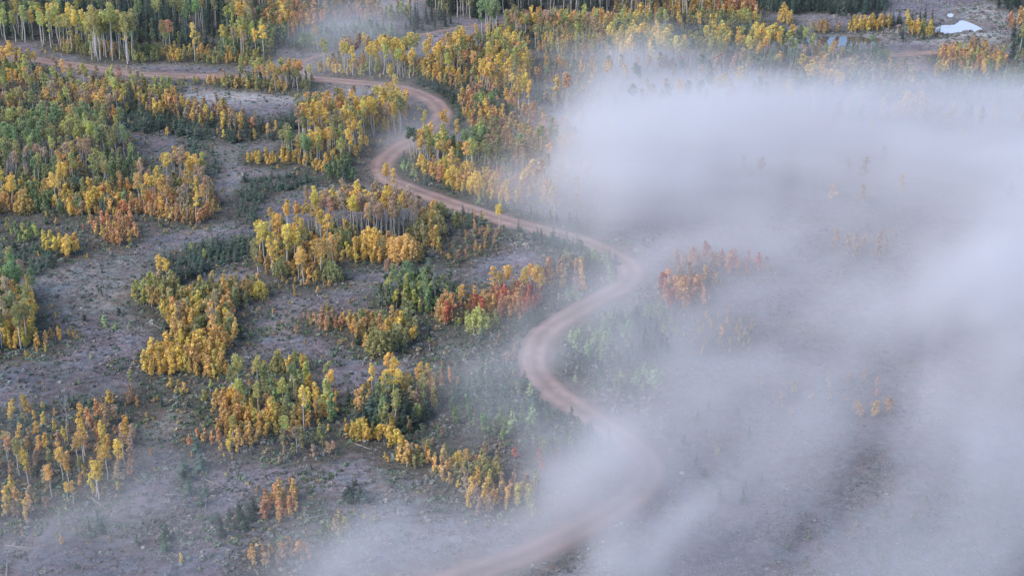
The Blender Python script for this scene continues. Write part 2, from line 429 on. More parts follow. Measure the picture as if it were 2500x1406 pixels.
def gen_aspen(seed, nl, size, full=.5, narrow=1.0):
    """unit tree 16 m tall: bare pale trunk, crown in the top part"""
    r = np.random.default_rng(seed); h = 16.0
    z = np.linspace(0, h*.95, 9); wx = np.cumsum(r.normal(0, .10, 9)); wy = np.cumsum(r.normal(0, .10, 9)); wx -= wx[0]; wy -= wy[0]
    P = np.stack([wx, wy, z], 1)
    tr = [tube(P, np.linspace(.23, .05, 9))]
    z0 = h*(1-full)
    for k in range(9):
        zz = r.uniform(z0-1.2, h*.86); a = r.uniform(0, 6.28); i = min(int(zz/(h*.95)*8), 7)
        p0 = P[i]+(P[i+1]-P[i])*(zz/(h*.95)*8-i); L = r.uniform(.7, 1.7)*narrow
        p1 = p0+np.array([math.cos(a)*L, math.sin(a)*L, L*.7])
        tr.append(tube([p0, (p0+p1)/2+(0, 0, -.08), p1], [.055, .04, .015], 4))
    C = []; D = []
    nb = r.integers(7, 15)
    for k in range(nb):
        f = (k+.5)/nb; zc = z0+(h-z0)*(.08+.86*f)
        env = math.sin(math.pi*min(max(.16+.80*f, 0), 1))**.6*1.55*narrow
        a = r.uniform(0, 6.28); q = r.uniform(.25, .85)*env
        rad = np.array([1, 1, .9])*r.uniform(.5, 1.3)*(.62+.35*env)
        i = min(int(zc/(h*.95)*8), 7)
        c = np.array([P[i][0]+math.cos(a)*q, P[i][1]+math.sin(a)*q, zc])
        p, d = blob_points(int(nl/nb), c, rad, r); C.append(p); D.append(d)
    C = np.vstack(C); D = np.vstack(D)
    return join(tr), leaves(C, size, r, D), h
def gen_young(seed, nl, size):
    """unit 5 m: flame shaped, foliage nearly to the ground, lobed outline"""
    r = np.random.default_rng(seed); h = 5.0
    tr = tube([(0, 0, 0), (r.normal(0, .06), r.normal(0, .06), h*.45), (r.normal(0, .1), r.normal(0, .1), h*.9)], [.07, .05, .015], 4)
    C = []; D = []
    nb = r.integers(10, 16)
    lean = r.normal(0, .12, 2)
    for k in range(nb):
        f = (k+.6)/nb*r.uniform(.85, 1.0)
        env = 1.0*(1.02-f)**.62*min(1, .55+2*f)
        a = r.uniform(0, 6.28); q = r.uniform(.1, .75)*env
        c = np.array([math.cos(a)*q+lean[0]*f, math.sin(a)*q+lean[1]*f, h*(.12+.80*f)])
        rad = np.array([.30, .30, .60])*r.uniform(.6, 1.35)*(.55+.6*env)
        p, d = blob_points(int(nl/nb), c, rad, r); C.append(p); D.append(d)
    C = np.vstack(C); D = np.vstack(D); C[:, 2] = np.maximum(C[:, 2], .12)
    return (tr[0], tr[1]), leaves(C, size, r, D), h
def gen_bush(seed, nl, size):
    """unit 6 m: wide dome of many upright sprays on several stems"""
    r = np.random.default_rng(seed); h = 6.0
    tr = []; C = []; D = []
    nb = 26
    for k in range(nb):
        a = k*2.4+r.uniform(-.4, .4); q = math.sqrt((k+.3)/nb)*2.5
        top = h*(1-.52*(q/2.5)**2)*r.uniform(.78, 1.02)
        x, y = math.cos(a)*q, math.sin(a)*q
        if k % 3 == 0: tr.append(tube([(x*.25, y*.25, 0), (x*.7, y*.7, top*.5), (x, y, top*.85)], [.07, .05, .02], 4))
        m = int(nl/nb)
        zz = top*(.42+.58*r.random(m)**.8); w = .62*np.sqrt(np.clip(1.1-zz/top, 0, 1)+.12)
        an = r.uniform(0, 6.28, m); d = np.stack([np.cos(an), np.sin(an), np.full(m, .6)], 1)
        p = np.stack([x+np.cos(an)*w*r.random(m)**.5, y+np.sin(an)*w*r.random(m)**.5, zz], 1)
        C.append(p); D.append(d)
    m = nl//5; an = r.uniform(0, 6.28, m); q = r.uniform(1.3, 2.9, m)
    C.append(np.stack([np.cos(an)*q, np.sin(an)*q, r.uniform(.15, 2.6, m)], 1)); D.append(np.stack([np.cos(an), np.sin(an), np.full(m, .3)], 1))
    return join(tr), leaves(np.vstack(C), size, r, np.vstack(D)), h
def gen_conifer(seed, h, rb, nt, nper, wq, z0=.06):
    r = np.random.default_rng(seed)
    tr = tube([(0, 0, 0), (0, 0, h*.5), (0, 0, h*.97)], [h*.013+.02, h*.009+.012, .01], 5)
    V = []
    for i in range(nt):
        f = (i+.5)/nt; z = h*(z0+(1-z0)*f); R = rb*(1-f)**.85*r.uniform(.75, 1.15)+.04*rb
        m = max(4, int(nper*(1-f*.6)))
        for k in range(m):
            a = r.uniform(0, 6.28); L = R*r.uniform(.7, 1.15); w = L*wq*r.uniform(.7, 1.2)+.03*rb; dr = L*r.uniform(.05, .45)
            if f > .8: dr = -L*.4
            c, s = math.cos(a), math.sin(a)
            zz = z+r.normal(0, h/nt*.4)
            V += [(c*.03, s*.03, zz), (c*L*.55-s*w, s*L*.55+c*w, zz-dr*.6), (c*L, s*L, zz-dr+L*.1), (c*L*.55+s*w, s*L*.55-c*w, zz-dr*.5)]
    V += [(-.03*rb, 0, h*.93), (.03*rb, 0, h*.93), (.01, 0, h*1.02), (-.01, 0, h*1.02)]
    V = np.array(V)
    return tr, (V, np.arange(len(V)).reshape(-1, 4)), h
def gen_dead(seed):
    r = np.random.default_rng(seed); h = 12.0
    z = np.linspace(0, h, 9); wx = np.cumsum(r.normal(0, .09, 9)); wy = np.cumsum(r.normal(0, .09, 9))
    P = np.stack([wx-wx[0], wy-wy[0], z], 1)
    tr = tube(P, np.linspace(.19, .03, 9)); br = []
    for k in range(34):
        f = r.uniform(.42, .97); i = min(int(f*8), 7); p0 = P[i]+(P[i+1]-P[i])*(f*8-i)
        a = r.uniform(0, 6.28); L = r.uniform(.8, 2.2)*(1.25-f)
        p1 = p0+np.array([math.cos(a)*L, math.sin(a)*L, L*.75])
        br.append(tube([p0, p0*.5+p1*.5+(0, 0, -.1), p1], [.045, .035, .015], 4))
        for q in range(2):
            a2 = a+r.normal(0, .8); pm = p0+(p1-p0)*r.uniform(.4, .8); L2 = L*.55
            br.append(tube([pm, pm+np.array([math.cos(a2)*L2, math.sin(a2)*L2, L2])], [.028, .012], 3+1))
    return tr, join(br), h

SPEC = {}
def add_spec(k, hi, lo, mats, names, unit):
    SPEC[k] = dict(hi=hi, lo=lo, mats=mats, names=names, unit=unit)
add_spec('A', [gen_aspen(100+i, 950, .31, [.42,.5,.36,.46,.55,.40,.62,.45][i], [1,.85,1.1,.9,.8,1.05,.75,.95][i]) for i in range(8)],
         [gen_aspen(200+i, 380, .49, [.42,.5,.36,.46,.55,.4][i], [1,.85,1.1,.9,.8,1][i]) for i in range(6)], (M_ASP, M_LEAF, M_LEAFS), ('trunk', 'crown'), 16.0)
add_spec('Y', [gen_young(300+i, 540, .215) for i in range(9)], [gen_young(350+i, 230, .34) for i in range(7)], (M_ASP, M_LEAF, M_LEAFS), ('trunk', 'crown'), 5.0)
add_spec('B', [gen_bush(400+i, 1900, .29) for i in range(5)], [gen_bush(450+i, 520, .55) for i in range(4)], (M_ASP, M_LEAF, M_LEAFS), ('stems', 'crown'), 6.0)
add_spec('S', [gen_conifer(500+i, 3.5, [1.0,1.2,.85,1.1,.95,1.25][i], 10, 15, .20, .02) for i in range(6)], [gen_conifer(550+i, 3.5, [1.0,1.2,.9,1.1][i], 7, 11, .28, .02) for i in range(4)], (M_CON, M_NEED, M_NEEDS), ('trunk', 'crown'), 3.5)
add_spec('F', [gen_conifer(600+i, 16.0, [2.1,2.5,1.8,2.3,2.0][i], 24, 18, .17, .06) for i in range(5)], [gen_conifer(650+i, 16.0, [2.1,2.5,1.8,2.3][i], 16, 13, .24, .06) for i in range(4)], (M_CON, M_NEED, M_NEEDS), ('trunk', 'crown'), 16.0)
add_spec('D', [gen_dead(700+i) for i in range(5)], [gen_dead(710)], (M_DEAD, M_DEAD, M_DEAD), ('trunk', 'branches'), 12.0)

PAL = {  # leaf colours, linear
 'gold': (.88,.67,.22), 'amber': (.82,.59,.25), 'orange': (.80,.51,.28), 'red': (.68,.26,.16), 'tan': (.60,.46,.32),
 'yellow': (.88,.70,.24), 'lime': (.62,.61,.23), 'olive': (.50,.48,.23), 'green': (.36,.46,.23), 'dark green': (.22,.30,.17),
 'grey-green': (.30,.35,.25), 'spruce green': (.12,.18,.135), 'blackish green': (.065,.10,.075), 'grey': (.5,.47,.45)}

# ------------------------------------------------------------------ groves: (where, outline of the trunk feet in photo pixels, spacing in m, mix)
# mix entries: species, weight, colours, lowest and highest height in m.  A tall aspen, Y young aspen, B bush, S spruce sapling, F spruce, D bare tree
G = []
def R(where, poly, sp, *mix): G.append((where, poly, sp*(.76 if sp < 3.5 and mix[0][0] == 'S' else .76 if sp < 3.5 and mix[0][0] == 'Y' else .84 if sp < 3.5 else .92), mix))
gy = 'gold,gold,amber,yellow'
# --- top left, above the road
R('forest above the upper-left road', [(-160,-110),(620,-110),(600,70),(560,92),(380,98),(200,90),(-160,84)], 4.6, ('F',5,'blackish green,spruce green',10,18), ('A',2.2,'green,olive,lime',12,17), ('S',1,'spruce green',4,7))
R('dark stand behind aspen row, upper left', [(-160,84),(200,90),(480,100),(560,100),(560,126),(300,112),(60,100),(-160,96)], 4.4, ('F',2.4,'blackish green,spruce green',8,14), ('Y',2.2,'green,grey-green,olive',5,8), ('A',.8,'green,olive',10,14))
R('row of aspens above the road, far left', [(0,84),(210,92),(232,126),(180,130),(90,112),(0,100)], 4.4, ('A',4,'lime,lime,yellow,olive',12,15.5))
R('tall clump above the road, upper left', [(222,128),(330,134),(332,152),(226,146)], 2.7, ('A',4,'lime,yellow,olive,lime',15,18.5))
R('edge of the road bank, upper left', [(150,128),(330,150),(560,160),(640,150),(640,136),(520,134),(330,128),(150,110)], 3.0, ('Y',5,'gold,amber,olive,lime',2.5,5.5), ('B',0.51,'olive,green',4,5), ('A',.35,'amber,lime',10,13))
R('green wood above upper-left road', [(545,60),(600,60),(640,-110),(860,-110),(860,10),(740,40),(700,70),(700,110),(640,150),(545,150)], 3.6, ('Y',4,'green,olive,grey-green',5,9), ('A',1.8,'lime,olive,gold,tan',11,15), ('F',.9,'blackish green',9,14), ('B',0.85,'green,grey-green',5,7))
R('russet trees by the mist, upper centre-left', [(640,70),(720,40),(860,30),(930,30),(900,48),(780,60),(720,100),(650,100)], 3.6, ('Y',3,'tan,orange,amber',5,8), ('A',1,'amber,orange',9,12))
R('misty green hollow, upper centre-left', [(720,100),(900,70),(1000,96),(900,116),(790,124),(720,128)], 2.9, ('Y',3,'grey-green,green',4,7), ('S',2,'spruce green',3,5), ('A',.8,'lime,tan,grey-green',7,10))
R('peach trees at mist edge, top', [(850,30),(1000,30),(1000,52),(880,56)], 4.5, ('Y',2,'tan,orange,olive',5,8))
# --- left block below the road
R('mixed woods below the far-left road', [(-160,190),(80,196),(200,212),(300,222),(345,235),(335,262),(290,300),(200,318),(60,316),(-160,316)], 3.1, ('Y',4,'amber,olive,tan,gold,grey-green',3.5,6.5), ('A',.9,'amber,tan,lime,olive',8,10.5), ('S',1,'spruce green',3,6), ('B',0.34,'gold,olive',4,6))
R('yellow mound of young aspens, left', [(205,252),(262,248),(268,266),(215,270)], 2.8, ('Y',3,'yellow,lime,gold',4,6))
R('russet trees by the left road', [(230,212),(345,222),(350,238),(280,248),(230,232)], 3.2, ('Y',3,'tan,amber,olive',4,6), ('A',.5,'tan,red',9,11))
R('tall green stand, left edge', [(-160,318),(60,322),(230,330),(290,340),(335,380),(250,398),(-160,392)], 3.3, ('A',4,'green,green,olive,lime',8.5,12), ('Y',2,'green,tan,amber,olive',4,7), ('D',.18,'grey',9,12))
R('mixed green and amber stand, left', [(-160,392),(120,398),(250,398),(335,390),(345,450),(300,472),(160,474),(-160,474)], 3.1, ('A',2.6,'green,olive,lime,tan,amber',8,11), ('Y',3,'olive,green,grey-green,amber',4,7), ('D',.3,'grey',8,12), ('S',.6,'spruce green',3,5))
R('yellowing edge of the left wood', [(-160,455),(60,462),(160,468),(310,464),(330,512),(180,530),(60,520),(-160,545)], 2.9, ('Y',4,'amber,olive,gold,green',4,6.5), ('B',0.85,'olive,grey-green,amber',5,6.5), ('A',.7,'olive,gold',9,12))
R('orange fringe of the left wood', [(165,500),(330,490),(470,500),(525,505),(520,530),(460,555),(400,535),(330,520),(200,530)], 2.6, ('Y',5,'orange,amber,amber,tan',2.5,5), ('B',1,'orange,amber',3.2,4.6))
R('tall amber trees, left of the pale track', [(330,455),(430,430),(485,440),(528,492),(525,525),(460,548),(350,515)], 2.9, ('A',3.4,'amber,gold,tan,amber',8,10.5), ('Y',3,'amber,tan,olive,orange',3,6), ('D',.35,'grey',8,10), ('S',.3,'spruce green',4,6))
R('rusty bush patch left of the pale track', [(215,560),(290,520),(335,540),(345,575),(290,605),(250,600)], 2.8, ('Y',5,'orange,amber,orange',2.5,4.8), ('S',.3,'blackish green',2,4))
R('green and yellow bushes, far left', [(20,560),(90,560),(90,590),(40,600)], 3, ('Y',4,'lime,green,olive',3,5))
R('bright gold clump beside dark saplings, left', [(98,600),(185,590),(188,620),(170,632),(108,625)], 2.3, ('Y',5,'yellow,gold,gold',3,5.2))
R('saplings under the left gold clump', [(-20,610),(95,605),(150,625),(150,655),(70,672),(-20,660)], 2.6, ('S',5,'spruce green,spruce green,blackish green',1.8,3.6), ('Y',.2,'orange',2,3))
R('saplings along the left clearing edge', [(-60,545),(120,535),(165,560),(150,580),(-60,585)], 4.5, ('S',4,'spruce green',1.6,3.2), ('Y',1,'olive,amber',2,4))
R('green-gold thicket, left edge', [(-140,725),(20,712),(70,740),(88,775),(80,805),(60,850),(-10,866),(-140,870)], 2.5, ('Y',4,'olive,green,gold,gold,amber',4.5,8), ('A',1.1,'tan,olive,green',9,12), ('B',1.2,'olive,gold,green',5,7))
R('gold edge of the left-edge thicket', [(-60,800),(70,790),(72,838),(30,858),(-60,862)], 2.1, ('Y',5,'gold,gold,amber',4,6))
R('amber bushes beside the left-edge thicket', [(75,850),(145,810),(152,838),(100,862)], 2.8, ('Y',4,'amber,gold,orange',2.2,4.4))
# --- the frosty field and what surrounds it
R('saplings above the left wood', [(255,255),(345,225),(375,255),(440,300),(570,310),(690,290),(770,250),(790,262),(740,305),(690,345),(560,352),(420,335),(300,320)], 2.9, ('S',6,'spruce green,spruce green,blackish green',2,5), ('Y',.7,'grey-green,amber,olive',3,5))
R('amber band below the frosty field', [(335,262),(400,246),(500,268),(600,290),(585,318),(470,312),(380,285)], 3.2, ('Y',5,'amber,tan,gold,orange',3,6.5), ('F',.35,'blackish green',6,9), ('A',.5,'amber,tan',8,11))
R('bushes left of the frosty field', [(335,225),(420,215),(430,245),(350,262)], 3.2, ('Y',4,'lime,olive,amber',3.5,6))
R('grove between road and frosty field', [(590,196),(680,192),(765,202),(776,228),(700,226),(600,212)], 2.9, ('A',3.2,'green,amber,lime,olive',8,10), ('Y',2.5,'green,grey-green,olive',4,6), ('S',.8,'spruce green',3,5))
R('bushes above the frosty field', [(505,200),(590,196),(700,214),(690,224),(570,218),(510,210)], 2.6, ('Y',5,'amber,olive,orange,lime',3,5))
R('scattered saplings on the frosty field', [(380,205),(480,200),(700,240),(760,250),(640,262),(480,255)], 12, ('S',3,'spruce green',1.2,2.6), ('Y',1,'lime',1.5,2.5))
# --- centre-left grove above the hairpin
R('grove inside the upper hairpin', [(725,312),(800,302),(860,297),(930,292),(985,302),(975,322),(900,337),(860,352),(740,352)], 2.9, ('A',4.2,'amber,olive,gold,tan',9.5,12.5), ('Y',1.6,'amber,olive,gold',4,6))
R('gold crowns beside the upper bend', [(905,275),(960,266),(1003,270),(1008,285),(985,306),(905,306)], 2.8, ('Y',3,'amber,gold,gold',5,7.5), ('A',1.5,'yellow,gold',9,10.5), ('B',0.85,'gold,amber',6,7.5))
R('green-gold edge of the hairpin grove', [(690,365),(850,355),(890,350),(900,358),(870,378),(835,420),(770,410),(700,395)], 2.8, ('A',2.4,'lime,gold,green,olive',8,10), ('Y',3.4,'gold,amber,green,olive',3,6))
R('gold bushes facing the pale track', [(600,392),(690,372),(790,408),(800,425),(720,402),(620,402)], 2.6, ('Y',5,'gold,amber,gold',2,4.5))
R('green stand in the hairpin shade', [(800,395),(850,375),(870,420),(850,450),(790,440)], 2.9, ('A',1,'green,dark green',8,11), ('Y',3,'green,dark green,grey-green',4,7), ('S',1.5,'spruce green',3,5))
R('bushes between the sapling bands', [(520,330),(640,305),(660,340),(560,355)], 6.5, ('Y',3,'amber,orange,gold',2.5,4.5), ('A',.5,'gold',8,10))
R('saplings around the pale track', [(400,395),(480,345),(540,380),(535,440),(500,440),(440,420)], 3.3, ('S',5,'spruce green',2,4))
R('sapling island on the pale track', [(590,480),(600,440),(650,428),(770,438),(768,462),(680,462),(640,500),(610,500)], 2.7, ('S',6,'spruce green,spruce green,blackish green',1.8,3.8), ('Y',.15,'amber',2,3))
R('strip of saplings below the sapling island', [(575,545),(600,500),(638,510),(612,560)], 2.7, ('S',6,'spruce green',1.8,3.6))
R('dark sapling belt, centre-left', [(385,665),(420,625),(520,600),(640,578),(655,612),(560,640),(505,672),(460,702),(400,690)], 2.3, ('S',7,'spruce green,spruce green,blackish green',2,4.4), ('Y',.2,'lime',3,4))
# --- grove of pale trunks, centre
R('pale-trunked grove below the hairpin', [(745,560),(790,545),(900,540),(1010,545),(1030,575),(1010,608),(940,600),(880,598),(800,588)], 2.35, ('A',5,'amber,tan,tan,gold,tan',10.5,13), ('D',1.0,'grey',9,11.5), ('Y',.8,'olive,tan,grey-green',3,5))
R('gold crowns left of the pale-trunked grove', [(690,565),(760,560),(800,582),(760,612),(690,612)], 2.7, ('A',3,'amber,gold,gold',8,10), ('Y',2,'olive,grey-green,amber',4,6))
R('bushes at foot of pale trunks', [(800,600),(860,580),(880,625),(930,600),(1010,615),(1020,640),(950,650),(810,640)], 3.3, ('Y',4,'amber,gold,olive',4,6.5), ('B',1.5,'amber,olive',5,6.5))
R('bushes right of the pale trunks', [(1015,530),(1070,520),(1085,600),(1060,625),(1020,610)], 3.0, ('Y',3,'olive,amber,gold',4,7), ('B',1.2,'olive,amber',5,7))
R('gold thicket at the grove foot, centre-left', [(632,620),(690,600),(800,600),(815,655),(800,690),(740,700),(650,665)], 2.3, ('Y',5,'gold,amber,amber,olive',2.5,5.5), ('A',1.1,'gold,yellow,amber',9,12), ('B',0.42,'olive',5,6))
R('scattered gold bushes, centre-left', [(650,670),(810,690),(800,735),(690,715)], 4.4, ('Y',4,'amber,tan,gold',1,2.8))
# --- left centre gold groves
R('tall gold group in the left clearing', [(310,715),(360,700),(425,695),(440,740),(400,752),(320,745)], 2.5, ('Y',3,'amber,lime,olive,tan',4,6.5), ('A',1.2,'gold,yellow',9,11.5), ('S',.6,'spruce green',2,3.5))
R('long gold thicket, left clearing', [(400,765),(450,732),(540,712),(630,706),(648,722),(585,752),(565,795),(470,795),(410,785)], 2.3, ('Y',6,'gold,olive,amber,olive',4,6.4), ('A',.2,'lime,gold',7,9), ('B',1.5,'gold,olive',4,5.4))
R('middle gold thicket, left clearing', [(405,775),(560,775),(570,840),(530,862),(440,850),(405,815)], 2.5, ('Y',5,'olive,amber,gold,lime',4,6.4), ('S',1,'blackish green,spruce green',2.5,4), ('A',.3,'tan,amber',8,10), ('B',1.4,'olive,amber',4,5.2))
R('triangular gold thicket, left clearing', [(342,908),(385,862),(470,845),(545,868),(580,925),(530,932),(460,915)], 2.05, ('Y',6,'gold,gold,amber,yellow',3,5.4), ('B',1.7,'gold,amber,yellow',3.2,4.6))
R('saplings right of gold thicket', [(545,800),(585,800),(585,838),(550,845)], 2.8, ('S',5,'blackish green',2.5,4))
R('low yellow bushes right of the gold thicket', [(590,810),(690,795),(690,820),(610,830)], 4.5, ('Y',3,'yellow,lime',1.2,2.5))
R('green bush patch in the left clearing', [(250,775),(320,785),(318,808),(270,805)], 3.2, ('S',4,'spruce green,green',1.8,3), ('Y',.8,'amber',2,3))
R('saplings left of the tall gold group', [(180,640),(300,615),(340,660),(300,740),(330,790),(200,800),(120,720)], 11, ('S',3,'spruce green,blackish green',1,2.4), ('Y',.7,'orange,amber',1,2))
R('tiny saplings, far left clearing', [(-60,880),(330,860),(280,960),(60,980),(-60,960)], 13, ('S',4,'green,spruce green',1.2,2.6))
# --- groves further down
R('green and gold grove, lower centre-left', [(570,965),(650,945),(700,942),(790,950),(815,1000),(802,1035),(700,1045),(590,1035)], 2.7, ('A',2,'green,lime,olive,gold',7.5,10), ('Y',4,'green,olive,gold,lime',4.5,7.2), ('B',1,'green,olive,lime',5.5,7))
R('gold skirt of the lower green grove', [(535,1000),(560,960),(620,1010),(700,1028),(810,1000),(812,1035),(760,1050),(690,1075),(600,1085),(540,1060)], 2.25, ('Y',6,'gold,amber,amber,yellow',3,5.5), ('B',1.2,'amber,gold',3.6,5))
R('bushes above the lower green grove', [(620,900),(720,880),(770,900),(700,912)], 3, ('Y',4,'olive,lime,gold,grey-green',2.5,4.5))
R('pale bushes below the green grove', [(650,1085),(790,1075),(820,1100),(780,1120),(690,1120)], 3.3, ('Y',4,'tan,olive,amber,grey-green',2,4.5))
R('dark and russet grove, lower centre', [(865,1020),(880,965),(960,948),(1048,958),(1058,1010),(1015,1055),(940,1045)], 2.5, ('Y',4,'olive,tan,green,amber,orange',4.4,7.4), ('S',1.2,'blackish green,spruce green',4,6), ('A',.8,'olive,gold,tan',7.5,10))
R('gold bushes below the russet grove', [(845,1040),(880,1030),(980,1065),(985,1092),(930,1092),(850,1060)], 2.2, ('Y',5,'gold,gold,yellow',2.5,4.5))
R('small orange group, lower centre', [(1000,925),(1110,912),(1112,926),(1020,940)], 2.8, ('Y',3,'orange,amber,orange',3.5,5.5), ('A',.6,'gold,orange',6,8))
R('gold bank above the lower mist, centre', [(955,1108),(1040,1105),(1100,1118),(1200,1120),(1230,1150),(1200,1182),(1120,1180),(1040,1145),(965,1135)], 2.2, ('Y',6,'gold,yellow,amber,olive',2.8,5), ('B',1,'gold,olive',3,4.2))
R('shrubs above the gold bank', [(985,1065),(1050,1055),(1130,1090),(1060,1105),(1000,1095)], 2.5, ('Y',3,'grey-green,tan',1.5,2.8), ('S',1,'spruce green',1.2,2.2))
R('pale trees entering the lower mist, centre', [(1120,1180),(1230,1170),(1320,1215),(1300,1258),(1200,1250),(1140,1225)], 2.8, ('Y',5,'amber,olive,tan,gold',3,5.5))
R('russet bushes in the lower mist, centre', [(1150,1100),(1290,1080),(1380,1110),(1300,1150),(1220,1125)], 4.5, ('Y',3,'tan,red,amber,lime',2,4))
# --- centre, small groves by the road
R('salmon bush strip, centre', [(745,785),(800,770),(860,790),(865,808),(800,805),(750,795)], 2.4, ('Y',5,'orange,orange,tan,amber',2.4,4.2))
R('gold bush mound, centre', [(855,800),(900,790),(960,790),(1012,808),(1012,835),(960,870),(900,865),(870,845)], 2.2, ('Y',5,'gold,amber,olive,gold',3.6,6), ('S',.4,'blackish green',2.5,4), ('A',.25,'yellow,gold',6,8), ('B',1.5,'olive,gold',4.4,6))
R('green thicket left of orange thicket', [(912,748),(935,718),(1010,700),(1105,712),(1138,748),(1122,782),(1040,772),(980,760)], 2.2, ('Y',6,'green,green,lime,grey-green',4.4,7.2), ('A',.5,'green,grey-green',7.5,9.5), ('D',.12,'grey',8,10), ('B',1.5,'green,grey-green',4.6,6.6))
R('saplings by the green thicket', [(1000,655),(1030,655),(1050,680),(1020,690)], 2.8, ('S',3,'blackish green',3,5))
R('orange thicket, centre', [(1073,790),(1090,775),(1150,755),(1200,748),(1216,784),(1150,780),(1100,796)], 2.2, ('Y',5,'orange,orange,amber,red',4.4,7), ('A',.4,'orange,amber',7,8.5), ('B',1,'orange,amber',3.5,5))
R('red thicket beside the road, centre', [(1190,740),(1220,715),(1300,715),(1318,742),(1290,765),(1230,765)], 2.1, ('Y',5,'red,red,orange',3.2,5.4), ('B',1.7,'red,orange',4,5.4))
R('amber trunks above the red thicket', [(1190,718),(1240,706),(1330,714),(1335,735),(1260,742),(1195,738)], 3.0, ('A',4,'amber,gold,orange',7,8.8), ('Y',1,'amber,tan',4,5))
R('lime-green bush below the orange thicket', [(1115,790),(1180,778),(1222,790),(1200,812),(1150,812)], 2.2, ('Y',6,'lime,lime,olive,green',2.6,4.4), ('B',1.7,'lime,olive',3.2,4.4))
R('peach trees at the mist edge, centre', [(1310,665),(1420,660),(1420,710),(1350,715)], 3.2, ('Y',4,'amber,tan,orange',4,6))
R('orange scrub by lone roadside aspen', [(1100,600),(1160,560),(1235,560),(1240,590),(1180,620),(1120,640)], 3.4, ('Y',4,'amber,orange,tan,grey-green',1.6,3.6))
R('roadside bushes above the orange scrub', [(1085,545),(1120,525),(1190,540),(1180,560),(1110,560)], 3.0, ('Y',2,'amber,olive,lime',2.5,4), ('S',2,'spruce green,blackish green',2.5,4.5))
R('sapling verge below the centre road', [(1270,560),(1400,590),(1480,625),(1515,655),(1515,700),(1440,745),(1370,785),(1300,825),(1240,830),(1250,800),(1330,770),(1370,735),(1430,700),(1440,660),(1380,620),(1280,585)], 2.5, ('S',7,'spruce green,spruce green,green',1.8,4.2), ('Y',.3,'grey-green',2,4))
R('scrub on verge before lower bend', [(1130,820),(1240,825),(1290,850),(1270,920),(1200,905),(1120,860)], 3.4, ('S',3,'spruce green',1.5,3), ('Y',2,'grey-green,tan',1.5,3))
R('sapling verge above the centre road', [(985,420),(960,395),(985,390),(1010,420),(1060,448),(1130,470),(1200,495),(1300,525),(1400,552),(1480,590),(1520,618),(1560,650),(1540,640),(1440,592),(1330,560),(1220,525),(1120,492),(1040,465)], 2.2, ('S',7,'spruce green,spruce green,green',1.2,3.4), ('Y',.4,'grey-green,olive',1.5,3))
R('roadside saplings at the upper bend', [(1015,205),(1060,205),(1120,240),(1145,262),(1120,300),(1100,320),(1092,270),(1070,232),(1030,222)], 2.4, ('S',7,'spruce green,blackish green',2.5,4.6))
R('misty saplings inside the lower bend', [(1355,880),(1365,840),(1440,795),(1560,740),(1640,740),(1650,850),(1620,920),(1540,965),(1440,960),(1370,930)], 3.0, ('S',6,'spruce green,green',2,4.2))
R('misty trees left of lower road', [(1090,960),(1200,930),(1290,950),(1400,1020),(1490,1075),(1470,1120),(1360,1130),(1240,1080),(1120,1030)], 3.2, ('S',4,'spruce green,green',2,4.5), ('Y',3,'grey-green,green',3,5.5))
# --- right of the road, upper centre
R('grove right of the hairpin', [(1003,396),(1012,378),(1060,374),(1110,370),(1160,370),(1190,400),(1160,435),(1110,430),(1050,414)], 3.0, ('A',2.6,'green,lime,amber,grey-green',8.5,11.5), ('Y',3,'green,olive,amber,grey-green',4,6.5))
R('amber slope right of the hairpin', [(1150,370),(1180,335),(1300,340),(1400,372),(1425,410),(1330,432),(1230,442),(1170,424)], 2.6, ('A',2,'amber,olive,tan',7.5,10), ('Y',4,'amber,tan,olive,orange',4,7), ('B',0.68,'amber,olive',5,7))
R('golden edge right of the hairpin', [(1010,405),(1110,425),(1230,440),(1320,440),(1330,480),(1240,505),(1140,475),(1050,440)], 2.6, ('Y',5,'amber,gold,orange,olive',3,5.5), ('B',0.68,'gold,amber',5,6.5), ('A',.4,'amber',8,10), ('B',0.51,'gold,amber',4,5.5))
R('pale amber trees fading into mist', [(1290,440),(1420,390),(1480,430),(1450,510),(1330,505)], 2.7, ('Y',4,'amber,tan,gold',5,8), ('A',1,'tan,amber',9,11))
R('slope left of bright gold pair', [(1120,262),(1160,230),(1240,255),(1330,290),(1330,330),(1230,325),(1150,320)], 2.7, ('Y',4,'amber,gold,orange,tan,lime',3.5,6), ('S',1.4,'spruce green',2.5,4), ('B',0.68,'grey-green,green',4,6))
R('russet bushes under the mist, upper centre', [(1320,300),(1480,310),(1540,350),(1440,360),(1330,340)], 3.0, ('Y',4,'red,tan,amber,grey-green',3,5.5))
R('mixed wood above the upper bend', [(1030,188),(1040,152),(1100,132),(1180,132),(1260,150),(1290,190),(1270,240),(1180,232),(1090,205)], 2.7, ('A',2.6,'amber,gold,olive,lime,orange',8.5,12), ('Y',3,'amber,gold,olive,tan',4,7), ('F',.5,'blackish green',7,10), ('D',.25,'grey',9,12))
R('amber bushes above the upper bend', [(1025,185),(1100,190),(1115,210),(1050,205)], 2.6, ('Y',4,'gold,amber,olive',3.5,6))
R('pale gold grove by the upper road', [(775,180),(795,158),(900,150),(1000,150),(1040,170),(1020,192),(940,192),(830,190)], 3.0, ('A',2.6,'yellow,lime,gold,tan',9,12), ('Y',3,'tan,yellow,lime,amber',3,6))
R('open scrub under the mist, upper centre', [(1290,150),(1450,150),(1540,200),(1540,270),(1420,290),(1320,250),(1280,200)], 3.4, ('S',3,'spruce green,green',2,4), ('Y',2,'grey-green,tan,amber',3,5))
